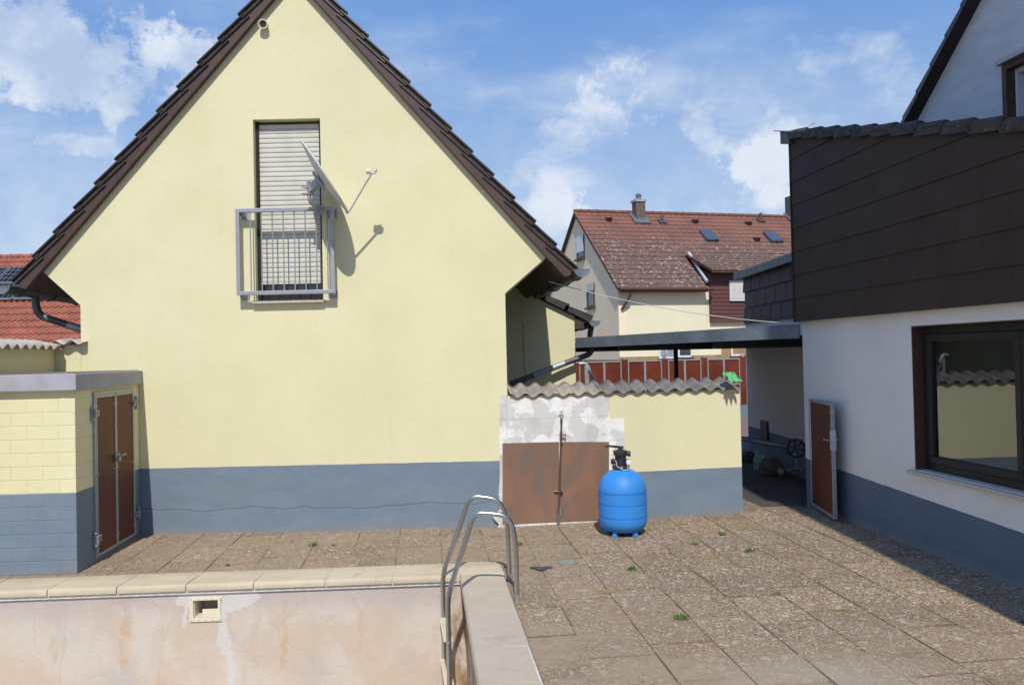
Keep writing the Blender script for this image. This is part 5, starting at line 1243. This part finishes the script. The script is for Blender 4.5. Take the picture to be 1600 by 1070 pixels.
# gable side windows: plane of the gable wall
def gpix(px, py):
    r = ray(px, py); P0_ = Vector((0,0,H)); t_ = (B0-P0_).dot(bu)/r.dot(bu); q = P0_+r*t_; return (q-B0).dot(bv), q.z
def gwin(x0_, y0_, x1_, y1_, sh_):
    c0_, _ = gpix(x0_, y0_); c1_, _ = gpix(x1_, y1_); zt1 = gpix((x0_+x1_)/2, y0_)[1]; zb1 = gpix((x0_+x1_)/2, y1_)[1]
    cc0, cc1 = min(c0_, c1_), max(c0_, c1_); q = MB()
    for (p_, q_, r_, t_) in ((cc0, cc1, zt1-.07, zt1), (cc0, cc1, zb1, zb1+.07), (cc0, cc0+.07, zb1+.07, zt1-.07), (cc1-.07, cc1, zb1+.07, zt1-.07)):
        q.obox(bpnt(-.02, (p_+q_)/2, (r_+t_)/2), bv*(q_-p_)/2, (0,0,(t_-r_)/2), bu*.03)
    w_ = q.build('window', m_wood, bh); q = MB(); q.obox(bpnt(-.01, (cc0+cc1)/2, (zt1+zb1)/2), bv*(cc1-cc0)/2*.97, (0,0,(zt1-zb1)/2*.97), bu*.015); q.build('pane', m_glassd, w_)
    q = MB(); q.obox(bpnt(-.04, (cc0+cc1)/2, zt1-(zt1-zb1)*sh_/2), bv*(cc1-cc0)/2*.94, (0,0,(zt1-zb1)*sh_/2), bu*.02); q.build('shutter', m_pvc if sh_ > .5 else m_slat, w_)
    q = MB(); q.obox(bpnt(-.08, (cc0+cc1)/2, zb1-.04), bv*((cc1-cc0)/2+.07), (0,0,.035), bu*.08); q.build('sill', m_wood, w_)
gwin(902, 368, 914, 404, .72); gwin(918, 443, 930, 480, .3)
b = MB(); za_ = bpix(1000, 557)[1]; b.prism([bpnt(-.03,-.05,-.1), bpnt(LB,-.05,-.1), bpnt(LB,-.05,za_), bpnt(-.03,-.05,za_)], bv*.048); a_ = bpix(1127, 545)[0]
b.prism([bpnt(a_,-.05,za_+.002), bpnt(LB,-.05,za_+.002), bpnt(LB,-.05,za_+.42), bpnt(a_,-.05,za_+.42)], bv*.048); b.build('stone_base', m_ochre, bh)
b = MB(); b.prism([bpnt(-.05,0,-.1), bpnt(-.05,2*hw,-.1), bpnt(-.05,2*hw,za_-.1), bpnt(-.05,0,za_-.1)], bu*.048); b.build('gable_base', m_ochre, bh)

# ------------------------------------------------------------ RED-ROOFED HOUSE far left
rh_ = thing('solar_house', 'house with orange red roof tiles and solar panels at far left', 'house', (-15, 26, 0))
Lr_ = 14.0; P_r = PD(-120, 400, 28); P_e = PD(-120, 536, 24)
rP = Vector((-22.5, 28, PD(20, 403, 28).z)); ez_ = PD(20, 531, 24).z
dnr = Vector((0, -4.2, (ez_-rP.z)*1.05)); Wr = dnr.length; dnr.normalize()
m_rt = M('orange_red_tile', (.38,.125,.075), .9, (.28,.095,.06), 2.5, dirt=(.20,.09,.065), dsc=3)
rr_ = tiled(rP, Vector((1,0,0)), dnr, Lr_, Wr, tw=.20, tl=.37, amp=.06, per=10, step=.04).build('roof', m_rt, rh_)
b = MB(); b.box((-22.3, 24.2, -.1), (-8.7, 31.8, ez_-.1)); b.build('wall', M('cream_wall_far', (.6,.55,.42), .9), rh_)
b = MB(); b.prism([rP+Vector((0,0,-.02)), rP+Vector((0,4.2,ez_-rP.z)), rP+dnr*Wr+Vector((0,0,-.05))], (Lr_,0,0)); b.build('roof_structure', m_wood, rh_)
b = MB()
for k in range(int(Lr_/.36)): c = rP+Vector((k*.36, 0, .04)); b.tube([c, c+Vector((.36,0,0))], [.085,.10], 8)
b.build('ridge_tiles', m_rt, rr_)
def msolar():
    m, t, b_ = newmat('solar_cells'); p = t.pos(); x, y, z = t.sep(p)
    bk = t.new('ShaderNodeTexBrick'); bk.offset = 0; t.put(bk.inputs['Vector'], t.comb(x, y, 0)); bk.inputs['Scale'].default_value = 1; bk.inputs['Brick Width'].default_value = .17; bk.inputs['Row Height'].default_value = .2; bk.inputs['Mortar Size'].default_value = .008
    t.put(b_.inputs['Base Color'], t.mix(bk.outputs['Fac'], (.008,.009,.016), (.20,.21,.24))); b_.inputs['Roughness'].default_value = .5; b_.inputs['Specular IOR Level'].default_value = .15; return m
m_sol = msolar(); rnn = Vector((1,0,0)).cross(dnr).normalized(); rnn = rnn if rnn.z > 0 else -rnn
def rlpix(px, py):
    r = ray(px, py); P0_ = Vector((0,0,H)); t_ = (rP-P0_).dot(rnn)/r.dot(rnn); return P0_+r*t_
sT = (rlpix(20, 423)-rP).dot(dnr); sBm = (rlpix(20, 474)-rP).dot(dnr); 
for r in range(2):
    a_, e_ = sT+r*(sBm-sT)/2+.03, sT+(r+1)*(sBm-sT)/2-.03
    for k in range(9):
        x_ = rlpix(95, 445).x - rP.x - (k+1)*1.06
        if x_ < .2: break
        c = rP+Vector((x_+.51,0,0))+dnr*((a_+e_)/2)+rnn*.14
        q = MB(); q.obox(c, (.5,0,0), dnr*(e_-a_)/2, rnn*.02); sp_ = q.build('solar_panel', m_alu, rr_)
        q = MB(); q.obox(c+rnn*.021, (.475,0,0), dnr*((e_-a_)/2-.03), rnn*.003); q.build('cells', m_sol, sp_)

# ------------------------------------------------------------ THINGS UNDER THE CARPORT
def wheel(parent, name, c, R, rim, hubm, spokes=6, axis=Vector((0,1,0)), wd=.03):
    Mx = axis.to_track_quat('Z','Y').to_matrix(); b = MB()
    pr = [(R-.022,-wd/2),(R-.004,-wd/2),(R,-wd/4),(R,wd/4),(R-.004,wd/2),(R-.022,wd/2),(R-.022,-wd/2)]
    b.lathe(pr, c, 32, Mx); w_ = b.build(name, rim, parent, smooth=True)
    q = MB(); q.lathe([(0,-.03),(.025,-.03),(.025,.03),(0,.03)], c, 14, Mx)
    for k in range(spokes):
        th = 2*math.pi*k/spokes+.3; dv = Mx @ Vector((math.cos(th), math.sin(th), 0)); q.tube([c+dv*.02, c+dv*(R-.018)], .009, 6)
    q.build('spokes', hubm, w_, smooth=True); return w_
wc = PD(1244, 700, 11.0)
ct = thing('hose_trolley', 'trolley with black six spoked wheel and small yellow wheel in the passage', 'trolley', (wc.x, 11.0, 0))
wheel(ct, 'large_wheel', wc, .135, m_black, m_black)
w2c = PD(1220, 736, 11.0); wheel(ct, 'small_wheel', w2c, .085, m_black, M('yellow_hub', (.35,.30,.16), .6), 8, Vector((.8,.6,0)))
b = MB(); b.tube([wc+Vector((0,.06,0)), wc+Vector((.02,.06,-.30)), w2c+Vector((.35,.05,.0))], .014, 8); b.tube([w2c, w2c+Vector((.5,.1,.05))], .014, 8); b.tube([wc+Vector((0,-.05,0)), wc+Vector((0,.25,0))], .016, 8)
b.build('trolley_frame', m_galv, ct, smooth=True)
b = MB(); p0 = PD(1150, 683, 11.3); p1 = wc+Vector((-.05,.1,0)); b.tube([p0, p1], .032, 12); o = b.build('pole', m_zinc, loc=tuple(p0), smooth=True); tagp(o, 'long grey tube lying from the wall end across to the black wheel', 'tube')
def bagm(name, c, rx, ry, h, mat, label, cat, seed, handles=False):
    rnd = random.Random(seed); t_ = thing(name, label, cat, (c.x, c.y, 0), 'sacks in the passage' if name == 'sack' else None); mb = MB(); ns, nr = 28, 12; ph = [rnd.uniform(0, 6.28) for _ in range(6)]
    for j in range(nr+1):
        v_ = j/nr; z_ = h*(v_**.9); rad = (math.sin(math.pi*min(1, v_*.62+.26))**.6)
        for i in range(ns):
            a_ = 2*math.pi*i/ns; k_ = 1+.10*math.sin(3*a_+ph[0]+v_*3)+.07*math.sin(5*a_+ph[1]-v_*5)+.04*math.sin(9*a_+ph[2]+v_*7)
            mb.v.append(Vector((c.x+rx*rad*k_*math.cos(a_), c.y+ry*rad*k_*math.sin(a_), z_+.02*math.sin(2*a_+ph[3])*v_)))
    for j in range(nr):
        for i in range(ns): mb.f.append((j*ns+i, j*ns+(i+1)%ns, (j+1)*ns+(i+1)%ns, (j+1)*ns+i))
    mb.f.append(tuple(nr*ns+i for i in range(ns)))
    mb.build('bag_body', mat, t_, smooth=True)
    if handles:
        for s_ in (-1, 1):
            q = MB(); q.tube(arcpath([Vector((c.x-.06, c.y+.04*s_, h*.95)), Vector((c.x-.04, c.y+.05*s_, h+.09)), Vector((c.x+.04, c.y+.05*s_, h+.08)), Vector((c.x+.06, c.y+.04*s_, h*.95))], .03, 4), .008, 6); q.build('bag_handle', mat, t_)
    return t_
c = PZ(1192, 735, 0); bagm('shopping_bag', c+Vector((0,.1,0)), .125, .10, .25, m_mint, 'mint green shopping bag with handles standing in the passage shade', 'bag', 1, True)
c = PZ(1205, 742, 0); bagm('sack', c+Vector((.02,.12,0)), .17, .12, .24, m_sack, 'slumped olive brown sack between the green bag and the wheels', 'sack', 2)
c = PZ(1172, 722, 0); bagm('sack', c+Vector((0,.15,0)), .13, .12, .16, m_sackg, 'small dark grey sack at the end of the low wall', 'sack', 3)
c = PZ(1226, 725, 0); bagm('sack', c+Vector((.05,.4,0)), .20, .15, .34, M('brown_sack', (.24,.15,.11), .9, (.16,.11,.09), 9, bump=.7, bsc=25), 'tall brown sack leaning behind the black wheel', 'sack', 4)

# ------------------------------------------------------------ small things on the paving
def tuft(px, py, n, sz, mat, label, name='weed', cat='weed'):
    sz *= 1.25
    c = PZ(px, py, 0); mb = MB()
    for k in range(n):
        a_ = random.uniform(0, 6.28); r_ = random.uniform(0, sz*.7); b0 = c+Vector((math.cos(a_)*r_, math.sin(a_)*r_*.6, 0)); h_ = random.uniform(.3, 1)*sz*.55; le = Vector((random.uniform(-1,1), random.uniform(-1,1), 0))*h_*.8
        wd_ = Vector((math.cos(a_+1.5), math.sin(a_+1.5), 0))*random.uniform(.003,.006); mid_ = b0+le*.45+Vector((0,0,h_*.7)); tip = b0+le+Vector((0,0,h_))
        mb.add([b0-wd_, b0+wd_, mid_+wd_, mid_-wd_, tip], [(0,1,2,3), (3,2,4)])
    o = mb.build(name, mat, loc=tuple(c)); tagp(o, label, cat, 'weeds growing between the slabs'); return o
tuft(491, 853, 60, .07, m_grass, 'small green weed near the blue house base, left of a tinier one')
tuft(521, 853, 22, .035, m_grass, 'tiny weed just right of the weed before the house')
tuft(1129, 836, 50, .06, m_grass, 'green weed in a slab joint near the right end of the low wall')
tuft(1171, 862, 50, .065, m_grass, 'green weed on the slabs between the low wall end and the gate')
tuft(1085, 851, 30, .05, m_grass, 'sparse weed in the joints right of the blue tank')
tuft(987, 891, 60, .065, m_grass, 'bright weed on the slabs in front of the blue tank')
tuft(1064, 968, 90, .075, m_grass, 'largest green weed, in the foreground slabs')
tuft(813, 851, 45, .05, m_grass, 'pale weed just right of the ladder tops')
tuft(357, 884, 36, .035, m_grass, 'tiny weed behind the pool coping')
for (x_, y_, lab) in ((1118, 870, 'pinch of straw right of the tank'), (943, 925, 'straw scrap lying in a joint before the tank'), (1315, 950, 'straw scrap in the right foreground joint')):
    c = PZ(x_, y_, .002); mb = MB()
    for k in range(16):
        a_ = random.uniform(-.6,.6); p = c+Vector((random.uniform(-.07,.07), random.uniform(-.05,.05), .003*random.random()+.003)); d_ = Vector((math.cos(a_), math.sin(a_), 0))*random.uniform(.02,.07); mb.tube([p-d_, p+d_+Vector((0,0,.006))], .0018, 4)
    o = mb.build('straw', m_straw, loc=tuple(c)); tagp(o, lab, 'straw', 'straw scraps on the paving')
# moss growing in the joints
mo = MB()
for k in range(1500):
    i = random.randint(-2, 9); j = random.uniform(5.2, 9.6); c = ex*(i*TW+.12-GAP/2)+DN*j
    if c.x < .4 or noise_skip(c) if False else c.x < .5: continue
    if math.sin(c.x*3.1+c.y*2.3)+math.sin(c.y*5.7-c.x) < .0: continue
    s_ = random.uniform(.005,.017); a_ = random.uniform(0,3); u_ = Vector((math.cos(a_), math.sin(a_), 0))*s_; v_ = Vector((-u_.y, u_.x, 0))
    p = c+Vector((random.gauss(0,.006), 0, -.004)); p.x += -.11*0; mo.add([p-u_-v_, p+u_-v_, p+u_+v_, p-u_+v_, p+Vector((0,0,s_*.45+.004))], [(0,1,4),(1,2,4),(2,3,4),(3,0,4)])
o = mo.build('moss', M('joint_moss', (.15,.105,.05), .95, (.10,.09,.035), 3)); tagp(o, 'brown green moss in the slab joints', 'moss', kind='stuff')
c = PZ(846, 888, .003); mb = MB(); rnd = random.Random(5)
def rag(i, j): a_ = 2*math.pi*i; rr = j*(.065+.02*math.sin(a_*3)); return c+Vector((rr*1.35*math.cos(a_), rr*.9*math.sin(a_), .006+.012*(1-j)*abs(math.sin(a_*2.5+j*5))))
mb.grid(rag, 30, 5); o = mb.build('rag', M('dark_grey_rag', (.05,.052,.06), .9, (.08,.08,.09), 20), loc=tuple(c), smooth=True, solid=.004); tagp(o, 'flat dark grey rag on the slabs right of the ladder', 'rag')
c = PZ(888, 879, .003); mb = MB(); mb.prism([c+Vector((x_, y_, 0)) for x_, y_ in ((-.09,-.05),(.05,-.06),(.10,-.01),(.08,.06),(-.05,.07),(-.10,.02))], (0,0,.012)); o = mb.build('flat_stone', M('pale_green_stone', (.27,.29,.22), .8, (.22,.24,.19), 9), loc=tuple(c), bevel=.003); tagp(o, 'flat pale greenish stone on the slabs in front of the brown wall tiles', 'stone')
# dark tree glimpsed above the annex roof
def tree(c, h, r, label):
    t_ = thing('tree', label, 'tree', tuple(c)); q = MB(); q.tube([c, c+Vector((.1,0,h*.5)), c+Vector((0,.1,h*.8))], [.22,.15,.06], 8)
    for k in range(7):
        a_ = k*.9; p = c+Vector((0,0,h*(.4+.05*k))); q.tube([p, p+Vector((math.cos(a_)*r*.6, math.sin(a_)*r*.6, h*.2))], [.07,.02], 6)
    q.build('trunk', m_wood, t_); q = MB(); rnd = random.Random(3)
    cl_ = [(c+Vector((rnd.gauss(0,r*.42), rnd.gauss(0,r*.42), h*.62+rnd.gauss(0,h*.15))), rnd.uniform(.25,.5)*r) for _ in range(26)]
    for _ in range(2500):
        b0, br = rnd.choice(cl_); d_ = Vector((rnd.gauss(0,1), rnd.gauss(0,1), rnd.gauss(0,1))).normalized(); p = b0+d_*br*rnd.uniform(.5,1)
        u_ = Vector((rnd.gauss(0,1), rnd.gauss(0,1), rnd.gauss(0,.6))).normalized()*.05; v_ = u_.cross(d_).normalized()*.03; q.add([p-u_, p+v_, p+u_, p-v_], [(0,1,2,3)])
    q.build('crown', M('leaf_green', (.05,.09,.025), .8, (.08,.12,.035), 2), t_); return t_
tp3 = PD(867, 459, 24); tree(Vector((tp3.x-.25, 24, 0)), tp3.z+.1, .42, 'dark green tree glimpsed between the house eaves and the distant house')
# distant roofs and trees line so that the horizon is never bare
tagp(MB().add([(-400,60,-.004),(400,60,-.004),(400,880,-.004),(-400,880,-.004)], [(0,1,2,3)]).build('far_field', m_field), kind='structure')
